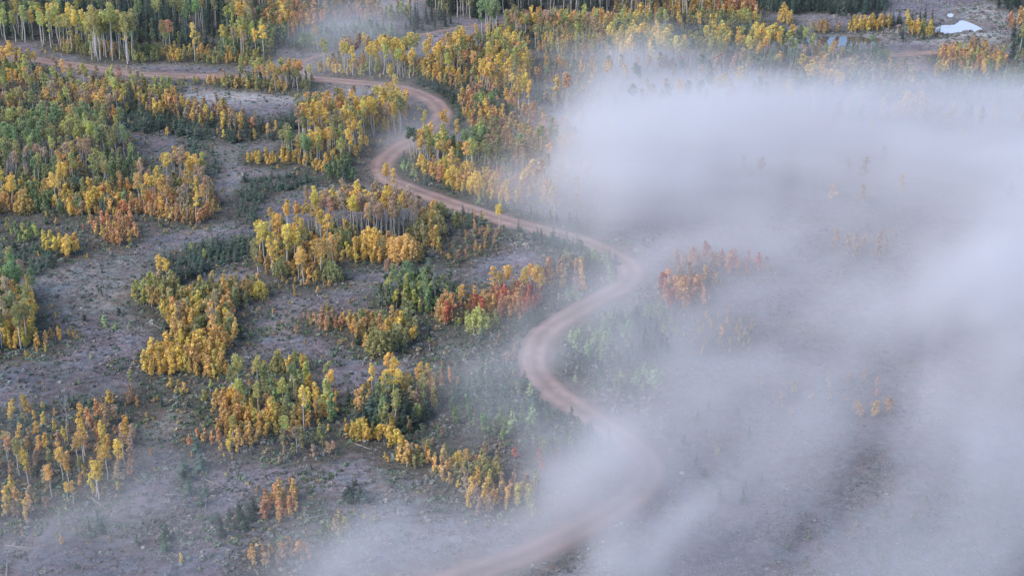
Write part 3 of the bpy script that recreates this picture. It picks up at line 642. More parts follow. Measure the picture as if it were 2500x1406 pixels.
# --- top centre
R('tall trunks at the top edge, centre', [(1240,-110),(1490,-110),(1490,30),(1440,46),(1300,40),(1240,20)], 3.7, ('A',4,'olive,gold,lime',16,20), ('F',2.2,'blackish green',10,15), ('Y',1,'olive,green',5,8))
R('gold bushes under tall trunks, top', [(1250,52),(1330,50),(1480,58),(1570,62),(1570,76),(1480,74),(1340,66),(1260,64)], 2.6, ('Y',5,'gold,amber,yellow,olive',4,6.5))
R('green and gold wood, top centre', [(1060,-110),(1240,-110),(1240,30),(1200,50),(1100,46),(1050,20)], 3.8, ('Y',3,'lime,olive,gold',6,9), ('A',1.4,'lime,olive,gold',12,15), ('F',1.6,'blackish green',10,15))
R('small spruces by the upper track', [(990,70),(1060,20),(1120,54),(1160,64),(1100,74),(1020,92)], 4.5, ('F',3,'blackish green',5,10), ('S',2,'spruce green',2,4), ('Y',.6,'lime,tan',4,6))
R('olive thicket below the upper track', [(1180,84),(1260,74),(1400,82),(1560,82),(1620,90),(1560,130),(1420,140),(1300,128),(1220,104)], 3.2, ('Y',4,'olive,amber,lime,gold',4,6.5), ('A',.8,'lime,olive,tan',9,12), ('S',2.4,'spruce green,blackish green',2.5,5))
R('tall green tree group by the upper track', [(1178,78),(1215,78),(1220,96),(1180,96)], 3.4, ('A',4,'lime,green',13,16))
R('green and gold forest, top centre-right', [(1490,-110),(1700,-110),(1700,30),(1760,46),(1650,60),(1500,50)], 3.8, ('A',3,'olive,gold,lime,green',12,17), ('Y',3,'gold,amber,olive',5,8), ('F',1.4,'blackish green',9,14))
R('orange hillside at the top edge', [(1690,-110),(1800,-110),(1830,10),(1850,44),(1760,50),(1700,36)], 2.9, ('Y',6,'orange,amber,orange',5,8), ('F',.35,'blackish green',5,8), ('A',.6,'orange,amber',9,11))
R('olive trees under the orange hillside', [(1650,50),(1720,44),(1850,52),(1850,64),(1760,68),(1660,66)], 3.0, ('Y',5,'olive,gold,lime',4,7), ('S',1,'blackish green',3,5))
R('dark conifer hillside, top right', [(1830,-110),(2170,-110),(2160,30),(2060,40),(1990,34),(1870,36),(1840,10)], 3.3, ('F',4,'blackish green,spruce green',8,13), ('S',4,'spruce green,blackish green',3,6))
R('saplings above misty grove, right', [(1600,80),(1850,70),(1930,84),(1900,100),(1700,100)], 3.3, ('S',5,'blackish green,spruce green',3,5.5))
R('misty lime-green grove, upper right', [(1480,130),(1560,126),(1700,128),(1860,128),(1960,130),(1978,150),(1880,170),(1740,174),(1600,176),(1500,168)], 3.3, ('A',4,'lime,grey-green,yellow,olive',9,13), ('Y',2,'grey-green,lime,tan',4,7))
R('bright yellow crowns in the misty grove, upper right', [(1720,132),(1900,130),(1905,152),(1730,156)], 3.6, ('A',4,'yellow,gold,yellow,lime',11,14))
# --- ponds
R('gold clump near the dark pond', [(1895,50),(1935,54),(1935,66),(1900,64)], 3, ('Y',4,'gold,amber,lime',5,8))
R('tan bushes left of the dark pond', [(1975,76),(2025,72),(2050,80),(2000,86)], 3, ('Y',4,'tan,amber',4,6))
R('gold bushes behind the dark pond', [(2065,70),(2170,62),(2170,72),(2110,80),(2070,78)], 3, ('Y',4,'gold,yellow,amber',4,6.5), ('F',.8,'blackish green',6,9))
R('conifers between the ponds', [(2120,50),(2180,56),(2280,58),(2285,70),(2180,70),(2120,60)], 4.2, ('F',4,'blackish green,spruce green',7,11), ('Y',.8,'gold,lime',4,6))
R('gold trees between the ponds', [(2215,78),(2275,74),(2275,92),(2222,90)], 3.2, ('Y',4,'gold,lime,yellow',5,8))
R('spruce strip between the ponds', [(2170,88),(2290,84),(2300,98),(2200,102)], 6, ('F',3,'blackish green,spruce green',5,8), ('S',1,'spruce green',2,4))
R('orange trees above pond meadow, right edge', [(2435,55),(2470,52),(2560,60),(2560,80),(2480,80)], 4.2, ('Y',4,'amber,orange,gold',5,7.5))
R('conifers in the top right corner', [(2380,-110),(2700,-110),(2700,50),(2520,44),(2440,24),(2400,-10)], 4.6, ('F',4,'blackish green,spruce green',8,13), ('Y',1,'grey-green',4,6))
R('dark conifers at the right edge', [(2470,90),(2560,80),(2700,90),(2700,180),(2500,170),(2460,140)], 4.2, ('F',4,'blackish green,spruce green',7,12), ('Y',2,'green,olive',5,8), ('A',.8,'green,olive',9,12))
R('gold and orange hill grove, right', [(2295,140),(2320,125),(2400,122),(2450,140),(2450,172),(2400,184),(2320,178),(2285,190)], 2.8, ('Y',5,'gold,orange,lime,amber,tan',4,7), ('A',.3,'orange,tan',8,10))
R('amber trees below the dark pond', [(1975,136),(2000,130),(2060,140),(2065,155),(2000,158)], 2.8, ('Y',2,'gold,amber,olive',4,6), ('A',2,'gold,amber,olive',6,7.5))
R('green trees below the dark pond', [(2065,130),(2130,122),(2160,148),(2150,172),(2080,168)], 3.2, ('A',3,'green,grey-green',6,8), ('Y',2,'green,grey-green',4,6), ('F',.5,'blackish green',6,8))
R('mixed slope above the mist, right', [(1960,165),(2080,168),(2160,165),(2260,205),(2260,240),(2130,250),(1990,235)], 3.2, ('Y',5,'amber,olive,tan,grey-green,green',4,7), ('S',1.8,'spruce green',3,5))
R('green slope above mist, right edge', [(2290,195),(2500,180),(2700,190),(2700,270),(2400,275),(2300,240)], 3.6, ('Y',4,'grey-green,green,olive',4,6.5), ('S',2.4,'spruce green',2.5,5))
R('bright gold crowns breaking the mist, right', [(2165,285),(2245,272),(2258,292),(2200,300)], 2.6, ('Y',5,'gold,amber,orange',6,8.5))
R('amber tops breaking the mist, right', [(1955,215),(2000,205),(2060,230),(2040,250),(1970,245)], 3.2, ('A',3,'amber,gold,tan',9,12))
# --- inside the mist
R('pale trees in the upper mist', [(1480,200),(1700,200),(1960,190),(2000,260),(1880,300),(1640,290),(1500,290)], 4.4, ('A',3,'tan,grey-green,amber',10,13), ('Y',3,'tan,grey-green',4,7))
R('faint trees in the upper mist, right', [(1980,250),(2180,290),(2500,290),(2700,300),(2700,360),(2200,350),(2000,330)], 6, ('Y',3,'tan,amber,grey-green',5,8))
R('faint woods deep in the mist, right', [(1480,330),(1900,340),(2300,380),(2700,400),(2700,520),(2200,520),(1800,470),(1500,440)], 8, ('Y',3,'tan,amber,grey-green',5,8), ('A',1,'tan,amber',9,12))
R('salmon trees standing in the mist', [(1615,735),(1640,700),(1700,712),(1715,745),(1680,765),(1630,758)], 2.5, ('Y',5,'orange,red,orange',4.5,7.5))
R('peach bushes above the salmon trees, in mist', [(1640,688),(1750,682),(1752,700),(1690,704)], 2.6, ('Y',4,'orange,tan,amber',3.5,5.5))
R('pinkish row in the mist, right of centre', [(1640,640),(1720,630),(1800,640),(1885,655),(1860,668),(1760,662),(1660,655)], 2.7, ('Y',5,'tan,orange,red,tan',3.5,5.5))
R('pale dotted scrub in the mist', [(1690,790),(1770,775),(1840,800),(1830,855),(1740,860),(1690,835)], 3.4, ('Y',4,'yellow,tan,amber',1.4,3))
R('tan trees in the mist, right', [(2020,600),(2150,590),(2190,640),(2100,650)], 4, ('Y',3,'tan,tan,amber',3,5.5))
R('faint orange scrub in the mist, lower right', [(1850,930),(2150,930),(2180,1020),(1900,1020)], 4.4, ('Y',3,'tan,orange,tan',2,3.8))
R('dim saplings in the lower right mist', [(1650,960),(1900,1040),(1850,1250),(1640,1200)], 5.5, ('S',3,'spruce green,green',1.5,2.8))
R('dim woods at the lower right corner', [(1850,1260),(2250,1180),(2700,1180),(2700,1480),(1900,1480)], 4.6, ('Y',3,'grey-green',1.2,2.4), ('S',1,'spruce green',1.4,2.6))
# --- bottom left
R('amber grove in the lower left corner', [(180,1130),(200,1040),(260,1020),(310,1060),(322,1140),(270,1190),(240,1230),(200,1200)], 3.3, ('Y',3.2,'amber,gold,orange,tan',3,5.5), ('A',2.2,'amber,gold,tan',6.5,8.5), ('S',.5,'spruce green',3,4))
R('scattered gold trees, lower left', [(10,1100),(60,1080),(180,1090),(180,1190),(100,1230),(20,1260),(-60,1240),(-60,1110)], 3.6, ('Y',3.4,'gold,amber,tan,olive',3,5.5), ('A',1.1,'amber,gold',6,8), ('S',.5,'spruce green,green',3,4.5))
R('little gold trees, lower left', [(50,1010),(140,1000),(190,1060),(160,1110),(60,1080)], 4.2, ('Y',4,'gold,amber',2,4))
R('dark saplings, lower left edge', [(-80,1000),(60,1010),(75,1062),(-80,1075)], 2.8, ('S',6,'blackish green,spruce green',2.5,4.4), ('Y',.8,'gold',4,6))
R('saplings behind the big bare tree', [(130,985),(210,975),(215,1005),(140,1010)], 3, ('S',5,'blackish green,spruce green',2.5,4), ('Y',.5,'gold',3,4))
R('pale bushes at misty left edge', [(-60,1230),(40,1225),(110,1250),(60,1275),(-60,1280)], 2.8, ('Y',4,'yellow,amber,tan',3,5))
R('gold trio below the left clearing', [(250,985),(300,960),(352,965),(345,990),(280,995)], 3.0, ('Y',4,'gold,amber,orange',2.4,4.5))
R('small bushes below the gold trio', [(400,950),(440,935),(450,965),(415,965)], 2.8, ('Y',4,'tan,amber,orange',2,3.6))
R('yellow-green bushes left of the green grove', [(480,955),(525,940),(530,975),(490,980)], 3.2, ('Y',4,'lime,yellow',1.5,3))
R('low amber hedge, lower left', [(440,1090),(470,1070),(570,1080),(600,1095),(520,1105),(460,1105)], 2.4, ('Y',5,'amber,orange,gold',1.8,3.6), ('S',.4,'blackish green',2,3))
R('dark saplings, low mist, lower left', [(495,1310),(500,1270),(580,1240),(625,1270),(610,1300),(560,1320)], 2.8, ('S',6,'spruce green,blackish green',2,3.8))
R('tall dim saplings, left low mist', [(425,1170),(440,1090),(510,1150),(500,1240),(440,1240)], 4.2, ('S',5,'spruce green',3,5.5))
R('dark sapling clump, bottom left', [(195,1305),(250,1285),(260,1310),(215,1320)], 2.4, ('S',5,'spruce green,blackish green',1.8,3))
R('dim saplings, bottom left', [(320,1290),(420,1270),(400,1380),(340,1340)], 5.5, ('S',4,'spruce green',2,4))
R('orange bush patch in low mist, lower left', [(625,1255),(640,1225),(710,1215),(735,1250),(690,1272)], 2.0, ('Y',5,'orange,orange,amber',2.5,4.4))
R('orange bush pair, lower left of centre', [(700,1200),(725,1185),(730,1200),(710,1212)], 2.4, ('Y',5,'orange,amber',2.5,4))
R('amber bush patch at the bottom edge', [(600,1375),(650,1355),(700,1335),(775,1365),(740,1385),(650,1390)], 2.1, ('Y',5,'amber,orange,tan',1.8,3.6))
R('dark saplings by the lower mist', [(845,1225),(860,1185),(900,1190),(905,1235),(870,1245)], 2.8, ('S',5,'spruce green,blackish green',2.2,3.8))
R('pale bushes by the lower mist', [(812,1300),(835,1275),(865,1290),(850,1310)], 2.4, ('Y',5,'yellow,tan,lime',3,4.4))
R('scattered scrub, bottom left slope', [(0,1260),(320,1240),(420,1280),(560,1340),(560,1400),(0,1400)], 11, ('Y',2,'amber,tan',1,2.2), ('S',1,'spruce green',1.2,2.4))
R('loose scrub around the lower clearing', [(820,1080),(960,1150),(1120,1230),(1000,1230),(840,1150)], 10, ('Y',3,'amber,orange,tan,grey-green',1,2.4))
R('bushes on the central clearing', [(640,740),(740,790),(850,880),(1090,880),(1080,900),(880,905),(640,870),(590,780)], 11, ('Y',2,'yellow,amber',.8,1.8), ('S',1.6,'spruce green',1,2.6))
R('little bushes right of lower green grove', [(815,960),(850,940),(850,1010),(820,1040)], 3.6, ('Y',3,'lime,green,yellow',1.5,2.8), ('S',1,'blackish green',1.5,3))
R('scrub along the right road verge, lower', [(1620,1010),(1700,980),(1720,1060),(1650,1090)], 4.5, ('S',3,'spruce green',1.5,3), ('Y',1,'tan',1.5,3))

R('trees hiding the road at the left edge', [(-160,152),(60,160),(112,174),(60,196),(-160,196)], 3.2, ('Y',4,'amber,olive,lime,tan',4,6.5), ('A',1,'olive,amber',8,10), ('S',1,'spruce green',3,5))
R('scrub on the lower left clearing', [(90,860),(340,905),(540,960),(430,1060),(200,960),(60,960)], 9, ('Y',2,'grey-green,amber,olive',.8,1.8), ('S',2,'spruce green',1,2.2))
R('scrub between the centre groves', [(820,690),(920,690),(930,760),(1060,790),(1090,860),(1020,880),(1010,780),(880,760)], 7, ('Y',2,'tan,grey-green,olive',.8,2), ('S',1.5,'spruce green,blackish green',1,2.4))
R('wood edge above the frosty field', [(340,196),(500,196),(520,206),(380,206)], 4.5, ('Y',3,'lime,grey-green,olive',2,3.6), ('S',2,'spruce green',1.5,3))

# single trees picked out in the photograph: species, foot px, foot py, height in photo pixels, colour, label, category
ONE = [
 ('A',1220,567,66,'gold','lone slim golden aspen standing against the road, centre'),
 ('A',1266,285,97,'yellow','bright golden aspen, left of the pair standing clear of the mist'),
 ('A',1290,290,90,'gold','bright golden aspen, right of the pair standing clear of the mist'),
 ('A',1278,280,96,'gold','golden aspen half hidden inside the bright pair above the misty slope'),
 ('A',1354,268,84,'amber','pale amber aspen with twin-looking trunk, just right of the bright golden pair'),
 ('A',1386,272,88,'tan','pale tan aspen, rightmost of the four tall ones above the misty slope'),
 ('A',1378,266,80,'amber','slim amber aspen tucked behind the rightmost tall one above the misty slope'),
 ('D',168,1085,150,'grey','large bare grey tree standing over the lower left corner grove'),
 ('D',52,1012,75,'grey','bare grey tree nearest the left edge, lower left'),
 ('D',1351,668,70,'grey','lone bare trunk beside the road inside the centre bend'),
 ('D',66,470,100,'grey','tall bare white-stemmed tree, left edge wood'),
 ('A',635,700,118,'olive','tall slim aspen with long bare trunk at the left foot of the pale grove'),
 ('A',657,565,58,'gold','small golden aspen alone on the left side of the pale grove'),
 ('A',495,462,88,'lime','lone yellow-green aspen beside the pale track'),
 ('A',438,824,90,'tan','tan half-bare aspen rising from the left clearing gold thicket'),
 ('A',528,800,92,'tan','tan aspen rising from the middle of the left clearing gold thicket'),
 ('A',393,705,82,'gold','tallest golden aspen, left one of the left clearing group'),
 ('A',411,715,85,'gold','broad golden aspen, right one of the left clearing group'),
 ('A',25,795,120,'tan','pinkish half-bare aspen rising over the left-edge thicket'),
 ('A',744,1058,122,'gold','brightest golden aspen on the right side of the lower green grove'),
 ('A',570,1075,62,'lime','small pale-crowned aspen at the front left of the lower green grove'),
 ('A',692,1090,78,'lime','pale lime aspen at the front of the lower green grove'),
 ('A',725,1105,66,'tan','thin tan aspen just right of the pale lime one, lower green grove'),
 ('A',1000,728,70,'green','slim green aspen with white trunk in the centre green thicket'),
 ('A',945,712,82,'tan','nearly bare tan aspen at the left of the centre green thicket'),
 ('A',1046,706,75,'grey-green','thin grey-green aspen in the middle of the centre green thicket'),
 ('A',956,810,66,'amber','slim amber aspen rising from the centre gold mound'),
 ('F',1047,828,46,'blackish green','small dark spruce standing alone right of the centre gold mound'),
 ('F',990,862,40,'blackish green','small dark spruce at the right foot of the centre gold mound'),
 ('S',655,812,0,'blackish green',None),
 ('F',396,992,44,'spruce green','small dark spruce alone in the lower left clearing'),
 ('Y',268,985,52,'gold','conical bright gold young aspen left of the lower left trio'),
 ('A',320,958,58,'olive','slim olive aspen with dark crown above the lower left gold trio'),
 ('A',1028,935,50,'gold','slim gold aspen on the left of the small orange group'),
 ('A',1046,938,56,'gold','slim gold aspen on the right of the small orange group'),
 ('A',242,1220,100,'gold','golden aspen with forked bare trunk at the foot of the corner grove'),
 ('A',235,1212,92,'amber','amber aspen beside the fork-trunked one at the foot of the corner grove'),
 ('A',180,1228,60,'amber','small amber aspen, right of the twin pair in lower left mist'),
 ('A',168,1228,56,'gold','small gold aspen, left of the twin pair in lower left mist'),
 ('A',194,1180,66,'olive','olive-gold aspen above the twin pair in lower left mist'),
 ('A',49,1160,95,'olive','tall dim olive aspen near the left edge in the low mist'),
 ('A',20,1135,75,'orange','orange-crowned aspen at the left edge, lower left'),
 ('A',240,150,126,'lime','tallest lime aspen of the clump above the road, its left trunk'),
 ('A',275,148,128,'lime','tallest lime aspen of the clump above the road, its middle trunk'),
 ('A',312,158,118,'lime','lime aspen with the rightmost thick trunk in the clump above the road'),
 ('A',398,132,78,'orange','orange-topped slim aspen, left of the pair above the road'),
 ('A',416,126,72,'orange','orange-topped slim aspen, right of the pair above the road'),
 ('A',476,150,88,'yellow','bright yellow-green slim aspen alone above the road bank'),
 ('A',27,178,76,'gold','round-crowned golden aspen at the left edge below the road'),
 ('A',1148,150,66,'orange','orange-red round-crowned aspen above the upper bend'),
 ('A',1212,168,62,'orange','bright orange-red aspen right of the upper bend wood'),
 ('A',1232,95,66,'lime','tall lime aspen crossing the upper track'),
 ('A',1082,352,78,'gold','gold round-crowned aspen beside the road, foot of the upper bend'),
 ('A',1034,345,72,'yellow','pale yellow aspen hiding part of the road, upper bend'),
 ('A',943,470,70,'gold','thin gold aspen whose crown stands against the hairpin'),
 ('A',962,478,66,'gold','second thin gold aspen with its crown against the hairpin'),
 ('A',2468,250,66,'green','left of three green aspens with white trunks at the right edge'),
 ('A',2480,246,60,'green','middle of three green aspens with white trunks at the right edge'),
 ('A',2492,248,64,'green','right of three green aspens with white trunks at the right edge'),
 ('F',2128,150,42,'blackish green','dark spruce standing beside the right end of the dark pond'),
 ('F',2293,84,34,'blackish green','dark spruce in front of the bright pond'),
 ('F',410,275,40,'blackish green','dark pointed spruce among the amber band below the frosty field'),
 ('A',970,190+60,64,'yellow','pale yellow aspen rising over the gold crowns at the upper bend'),
 ('Y',160,622,48,'yellow','tallest bright yellow bush of the left gold clump'),
 ('B',1170,808,62,'lime','lime-green rounded bush at the foot of the centre orange thicket'),
 ('B',1095,782,75,'orange','salmon rounded bush on the left end of the centre orange thicket'),
 ('B',910,615,64,'amber','amber rounded bush in the gap at the foot of the pale trunks'),
 ('B',985,640,70,'amber','wide amber bush at the right foot of the pale trunks'),
 ('B',1160,470,52,'gold','rounded gold bush beside the road, right of the hairpin'),
 ('B',835,620,70,'olive','olive rounded bush left of the gap at the foot of the pale trunks'),
 ('B',880,1070,52,'gold','wide gold bush at the left foot of the russet grove'),
 ('B',925,865,66,'olive','wide olive bush at the front of the centre gold mound'),
 ('B',680,905,40,'olive','olive rounded bush just above the lower green grove'),
]

# ------------------------------------------------------------------ scatter
def place():
    out = []
    prng = np.random.default_rng(42)
    for gi, (where, poly, sp, mix) in enumerate(G):
        P = np.array(poly, float); wx, wy = at(P[:, 0], P[:, 1]); WP = np.stack([wx, wy], 1)
        x0, y0 = WP.min(0)-1; x1, y1 = WP.max(0)+1
        n = int((x1-x0)*(y1-y0)/(sp*sp)*1.5)+4
        X = prng.uniform(x0, x1, n*2); Y = prng.uniform(y0, y1, n*2)
        # a slightly ragged outline
        jx = (fbm2(X/6, Y/6, 2, 51)-.5)*4; jy = (fbm2(X/6+40, Y/6, 2, 52)-.5)*8
        ok = in_poly(X+jx, Y+jy, WP); X = X[ok]; Y = Y[ok]
        ok = (gridval(RD, X, Y) > (.8 if 'verge' in where or 'roadside' in where else 1.8)) & (gridval(PD, X, Y) > 2.0)
        X = X[ok]; Y = Y[ok]
        cell = {}; keep = []; md = sp*.74
        for k in range(len(X)):
            cx, cy = int(X[k]//md), int(Y[k]//md); bad = False
            for ax in (cx-1, cx, cx+1):
                for ay in (cy-1, cy, cy+1):
                    for q in cell.get((ax, ay), ()):
                        if (X[q]-X[k])**2+(Y[q]-Y[k])**2 < md*md: bad = True; break
                    if bad: break
                if bad: break
            if bad: continue
            cell.setdefault((cx, cy), []).append(k); keep.append(k)
        w = np.array([m[1] for m in mix], float); w /= w.sum()
        if mix[0][0] in 'YA' and sp < 3.3:
            per = sum(float(np.hypot(*(WP[i]-WP[i-1]))) for i in range(len(WP))); ns = int(per/3.0)
            for _ in range(ns):
                i = int(prng.integers(len(WP))); f = prng.random(); q = WP[i-1]+(WP[i]-WP[i-1])*f+prng.normal(0, 3.2, 2)
                if gridval(RD, q[0], q[1]) < 1.2 or gridval(PD, q[0], q[1]) < 2: continue
                cs = mix[0][2].split(',')
                out.append(dict(sp='Y', x=float(q[0]), y=float(q[1]), h=prng.uniform(.7, 2.4), c=cs[int(prng.integers(len(cs)))] if prng.random() < .7 else 'grey-green', g=gi, where=where, label=None))
        for k in keep:
            # patches of one colour and one species inside a grove
            q = prng.random()*.55+.45*float(np.clip((fbm2(X[k]/9, Y[k]/12, 2, 60+gi)-.5)*2.2+.5, 0, .999))
            m = mix[int(np.searchsorted(np.cumsum(w), q*.9999))] if len(mix) > 1 else mix[0]
            cs = m[2].split(','); q = prng.random()*.32+.68*float(np.clip((fbm2(X[k]/8+9, Y[k]/12, 2, 160+gi)-.5)*2.2+.5, 0, .999))
            c = cs[min(int(q*len(cs)), len(cs)-1)]
            h = m[3]+(m[4]-m[3])*prng.random()**1.1
            out.append(dict(sp=m[0], x=float(X[k]), y=float(Y[k]), h=h, c=c, g=gi, where=where, label=None))
    def deep(t):
        u, v, _ = project(t['x'], t['y'], t['h'])
        return float(fog_tau(u, v+20)) > 1.5
    out = [t for t in out if not deep(t) or prng.random() < .12]
    for s in ONE:
        if s[5] is None: continue
        x, y = at(s[1], s[2]); x, y = float(x), float(y)
        d = project(x, y, float(height(x, y)))[2]
        out.append(dict(sp=s[0], x=x, y=y, h=s[3]*d/FPX/CT*1.02, c=s[4], g=-1, where='', label=s[5]))
    return out
T = place()
TZ = height(np.array([t['x'] for t in T]), np.array([t['y'] for t in T]))
trng = np.random.default_rng(5)
WID = {'A': 2.1/16, 'Y': 1.2/5, 'B': 2.8/6, 'S': 1.0/3.5, 'F': 2.1/16, 'D': .9/12}
for t, z in zip(T, TZ):
    t['z'] = float(z)-.05
    t['rot'] = trng.uniform(0, 6.28); t['v'] = int(trng.integers(0, 1000))
    t['sx'] = trng.uniform(.85, 1.2); t['tl'] = trng.normal(0, .035, 2)
    if t['sp'] == 'Y': t['sx'] *= 1.42 if t['h'] < 5 else 1.25
    if t['sp'] == 'S': t['sx'] *= 1.1; t['h'] *= trng.uniform(.62, 1.3)
    if 'pale-trunked' in t['where'] or 'tall trunks' in t['where']:
        if t['sp'] == 'A': t['sx'] *= .74; t['v'] = int(trng.choice([2, 5, 26, 29]))
    if t['sp'] == 'Y': t['h'] *= trng.uniform(.74, 1.2)
    if t['sp'] == 'A': t['sx'] *= (16/t['h'])**.25
    j = trng.uniform(.84, 1.16); t['tint'] = np.clip(np.array(PAL[t['c']])*j*(1+trng.normal(0, .045, 3)), 0, 1)
# visible area of each tree: front to back over a 1024 px wide grid
def visible():
    s = 1024/W0; BW, BH = 1024, 576
    buf = np.zeros((BH, BW), np.float32)
    D = [project(t['x'], t['y'], t['z'])[2] for t in T]
    for i in np.argsort(D):
        t = T[i]; d = D[i]; k = FPX/d*s
        zt = t['z']+t['h']; lo = {'A': .5, 'D': .3}.get(t['sp'], .05)
        u, v1, _ = project(t['x'], t['y'], zt); _, v0, _ = project(t['x'], t['y'], t['z']+t['h']*lo); _, vb, _ = project(t['x'], t['y'], t['z'])
        u *= s; v1 *= s; v0 *= s; t['px'] = u/s; t['py'] = vb
        rx = max(WID[t['sp']]*t['h']*t['sx']*k, .5); ry = max((v0-v1)/2, .5); cy = (v0+v1)/2
        a, b = max(int(u-rx), 0), min(int(u+rx)+1, BW); c, e = max(int(cy-ry), 0), min(int(cy+ry)+1, BH)
        if a >= b or c >= e: t['vis'] = 0.0; continue
        yy, xx = np.mgrid[c:e, a:b]; m = ((xx+.5-u)/rx)**2+((yy+.5-cy)/ry)**2 < 1.05
        sub = buf[c:e, a:b]; op = .55 if t['sp'] != 'D' else .15
        t['vis'] = float(((1-sub)*m).sum())*math.exp(-.55*float(fog_tau(t['px'], (v0+v1)/2/s)))
        t['vis'] *= (3.0 if t['sp'] == 'D' else 1)
        sub[m] = 1-(1-sub[m])*(1-op)
visible()
KIND = {'A': ('aspen_tree', 'aspen tree', 'aspen'), 'Y': ('young_aspen', 'young aspen', 'young aspen'), 'B': ('aspen_bush', 'bush', 'rounded bush'),
        'S': ('spruce_sapling', 'spruce sapling', 'spruce sapling'), 'F': ('spruce_tree', 'spruce tree', 'spruce'), 'D': ('bare_tree', 'bare tree', 'leafless tree')}
GRP = {'A': 'tall aspens with pale trunks', 'Y': 'young aspens and aspen bushes in autumn leaf', 'B': 'wide rounded bushes', 'S': 'spruce saplings', 'F': 'dark spruces', 'D': 'leafless grey trees'}
HB = {'A': (9.5, 13), 'Y': (3.4, 5), 'B': (5, 6.3), 'S': (2.4, 3.4), 'F': (8, 11.5), 'D': (9, 11)}
individual = set()
for k in KIND:
    ids = [i for i, t in enumerate(T) if t['sp'] == k and t['vis'] > .6]
    ids.sort(key=lambda i: -T[i]['vis']-(1e6 if T[i]['label'] else 0))
    individual |= set(ids[:300])
# labels: grove, colour, size, depth row, then order from left to right
cls = {}
for i, t in enumerate(T):
    if t['label'] or t['vis'] <= .6: continue
    a, b = HB[t['sp']]; t['sz'] = 'low' if t['h'] < a else ('tall' if t['h'] > b else 'mid-height')
    cls.setdefault((t['g'], t['sp']), []).append(i)
cl2 = {}
for key, ids in cls.items():
    ys = np.array([T[i]['py'] for i in ids])
    q = (np.quantile(ys, [1/3, 2/3]) if len(ids) < 60 else np.quantile(ys, [.2, .4, .6, .8])) if len(ids) >= 6 else None
    for i in ids:
        T[i]['row'] = '' if q is None else (('at back of ', 'in middle of ', 'at front of ') if len(q) == 2 else ('at back of ', 'towards back of ', 'in middle of ', 'towards front of ', 'at front of '))[int(np.searchsorted(q, T[i]['py'], 'right'))]
        cl2.setdefault(key+({'spruce green': 'green', 'blackish green': 'dark'}.get(T[i]['c'], T[i]['c']), T[i]['sz'], T[i]['row']), []).append(i)
LONG = set()
ORD = ['first', 'second', 'third', 'fourth', 'fifth', 'sixth', 'seventh', 'eighth', 'ninth']
for key, ids in cl2.items():
    ids.sort(key=lambda i: T[i]['px']); n = len(ids)
    for r, i in enumerate(ids):
        t = T[i]
        if n == 1: o = ''
        elif r == 0: o = 'leftmost '
        elif r == n-1: o = 'rightmost '
        elif n == 3: o = 'middle '
        elif r < 9: o = ORD[r]+' from left '
        elif n-1-r < 9: o = ORD[n-1-r]+' from right '
        else: o = 'inner '
        w = t['where']; w = w if w.startswith(('tall ', 'row', 'strip')) else w
        cn = {'spruce green': 'green', 'blackish green': 'dark'}.get(t['c'], t['c'])
        base = '%s %s %s, %s%s%s' % (t['sz'], cn, KIND[t['sp']][2], o, t['row'] or 'in ', w)
        words = base.split()
        if len(words) > 16: words = [x for x in words if x != 'the']
        if len(words) > 16 and i in individual: LONG.add(t['where'])
        t['label'] = ' '.join(words[:16]).rstrip(',')
print('LONG', LONG)
from collections import Counter
dupc = Counter(T[i]['label'] for i in individual)
print('PLANTS', len(T), 'individual', len(individual), {k: sum(1 for t in T if t['sp'] == k) for k in KIND}, 'shared labels', sum(v for v in dupc.values() if v > 1), 'max words', max(len(T[i]['label'].split()) for i in individual))

